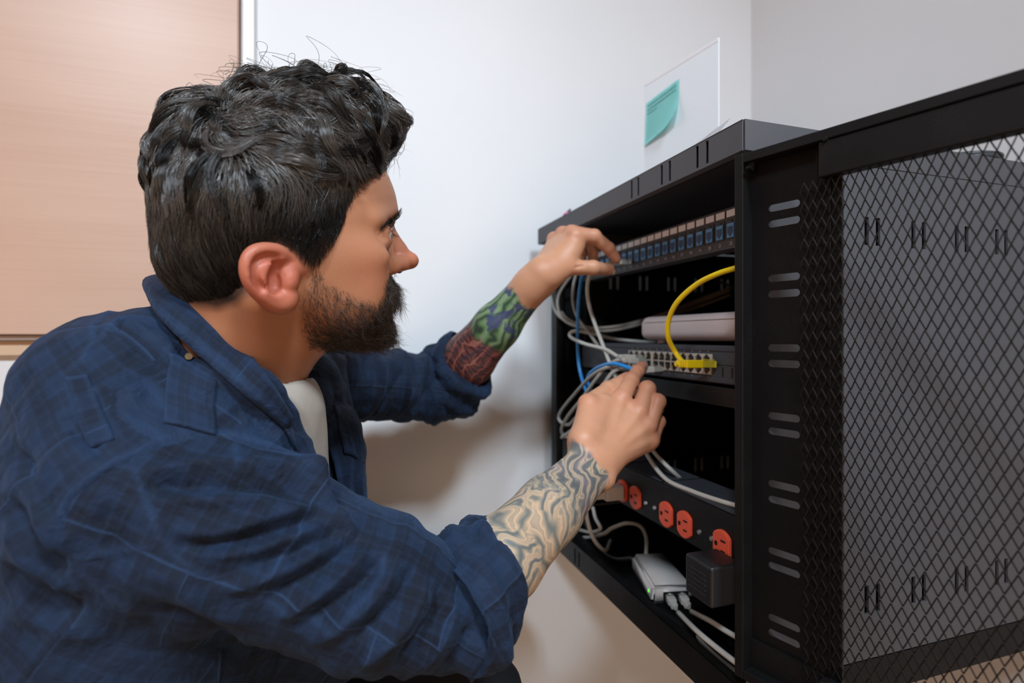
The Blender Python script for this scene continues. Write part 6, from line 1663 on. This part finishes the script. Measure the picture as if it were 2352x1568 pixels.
sheet('front_panel', [[(700, 838, .60), (735, 812, .62), (790, 815, .66)], [(722, 900, .585), (760, 890, .600), (806, 900, .640)], [(745, 990, .570), (785, 985, .585), (815, 1000, .620)], [(772, 1080, .560), (805, 1075, .575), (826, 1090, .610)], [(790, 1160, .560), (812, 1165, .575), (829, 1180, .600)], [(800, 1290, .555), (818, 1290, .57), (832, 1290, .59)]], m_shirt, shirt)
sheet('pocket_flap', [[(765, 930, .582), (800, 945, .60), (816, 962, .62)], [(778, 990, .572), (806, 1004, .590), (824, 1020, .606)], [(790, 1040, .566), (812, 1052, .582), (832, 1064, .598)]], m_shirt, shirt, uvo=(23, 4))
# t-shirt
A_V = lambda x, y, Y: at(x, y, Y)
vt2 = Vol((-.45, .36, EYE - .42), (-.05, .70, EYE + .03), .003)
vt2.ell((-.285, .535, EYE - .225), (.080, .105, .150), .02); vt2.cone(TEEB + [.000, 0, -.02], TEEB + [-.002, 0, -.10], .064, .072, .02)
vt2.cone(TEEB + [-.004, 0, -.014], TEEB + [-.0, 0, .12], .043, .090, .006, kind='cut')
TV, TQm = meshvol(vt2, 2); TV = TV + vnormals(TV, TQm) * (fbm(TV * [30, 30, 18], 2) * .002)[:, None]
hem = smooth_path([A_V(*p) for p in ((600, 880, .470), (618, 905, .470), (640, 921, .476), (663, 929, .488), (693, 931, .512), (706, 917, .540), (684, 892, .566), (648, 864, .575))], 6)
tee = np_obj('undershirt', TV, TQm, m_tee, person, tuple(TEEB))
bm = NB(); rws = []
for k, p in enumerate(hem):
    c_ = Vector(TEEB); o_ = (p - c_); o_.z = 0; o_.normalize()
    rws.append([bm.verts.new(p + o_ * a + Vector((0, 0, b))) for a, b in ((-.012, -.030), (-.004, -.010), (-.0015, 0), (.0005, .0015), (.0025, 0), (.003, -.008), (.006, -.030), (.004, -.060))])
for a, b in zip(rws, rws[1:]):
    for k in range(7): bm.faces.new([a[k], a[k + 1], b[k + 1], b[k]])
objw('neckband', bm, m_tee, tee, Vector(TEEB), True)
np_obj('trousers', TRv, TRq, m_trouser, person, tuple(PE))
for v, q in SHOES: np_obj('shoe', v, q, m_shoe, person, tuple(v.mean(0)))
# ================================================================ camera, light
cam = bpy.data.cameras.new('camera'); co = bpy.data.objects.new('camera', cam); C.objects.link(co)
co.location = (0, 0, EYE); co.rotation_euler = (PI / 2, 0, 0)
cam.sensor_width = 36; cam.lens = 36 * FL / 2352; cam.shift_y = (784 - CY) / 2352 * -1
cam.clip_start = .02
cam.dof.use_dof = True; cam.dof.focus_distance = .5; cam.dof.aperture_fstop = 3.5
bpy.context.scene.camera = co
def area(name, loc, target, size, power, col, spread=PI):
    l = bpy.data.lights.new(name, 'AREA'); l.shape = 'RECTANGLE'; l.size = size[0]; l.size_y = size[1]; l.energy = power; l.color = col; l.spread = spread
    o = bpy.data.objects.new(name, l); C.objects.link(o); o.location = loc
    o.rotation_euler = (Vector(target) - Vector(loc)).to_track_quat('-Z', 'Y').to_euler(); return o
area('ceiling_lamp', (-.50, -1.25, 2.36), (-.30, .9, .80), (.26,   .26), 7.6, (.72, .87, 1.0), 1.35)
area('side_ceiling_lamp', (.55, -.75, 2.40), (-.15, .95, .40), (.3, .3), 7.0, (.72, .87, 1.0), 1.35)
area('warm_fill', (-1.2, -1.0, .9), (-.1, 1.0, .7), (.5, .5), 4, (1.0, .50, .25))  # added warm fill, standing in for bounce off wood panel and floor
area('soft_warm_fill', (.60, -1.5, .50), (-.05, 1.0, .55), (1.4, .8), 12, (1.0, .73, .52))  # broad fill light added to lift shadowed wall, not a room fixture
w = bpy.data.worlds.new('world'); bpy.context.scene.world = w; w.use_nodes = True
w.node_tree.nodes['Background'].inputs[0].default_value = (.75, .8, .9, 1); w.node_tree.nodes['Background'].inputs[1].default_value = .2
vs = bpy.context.scene.view_settings; vs.view_transform = 'Standard'; vs.look = 'None'; vs.exposure = 0; vs.gamma = 1; vs.use_curve_mapping = False
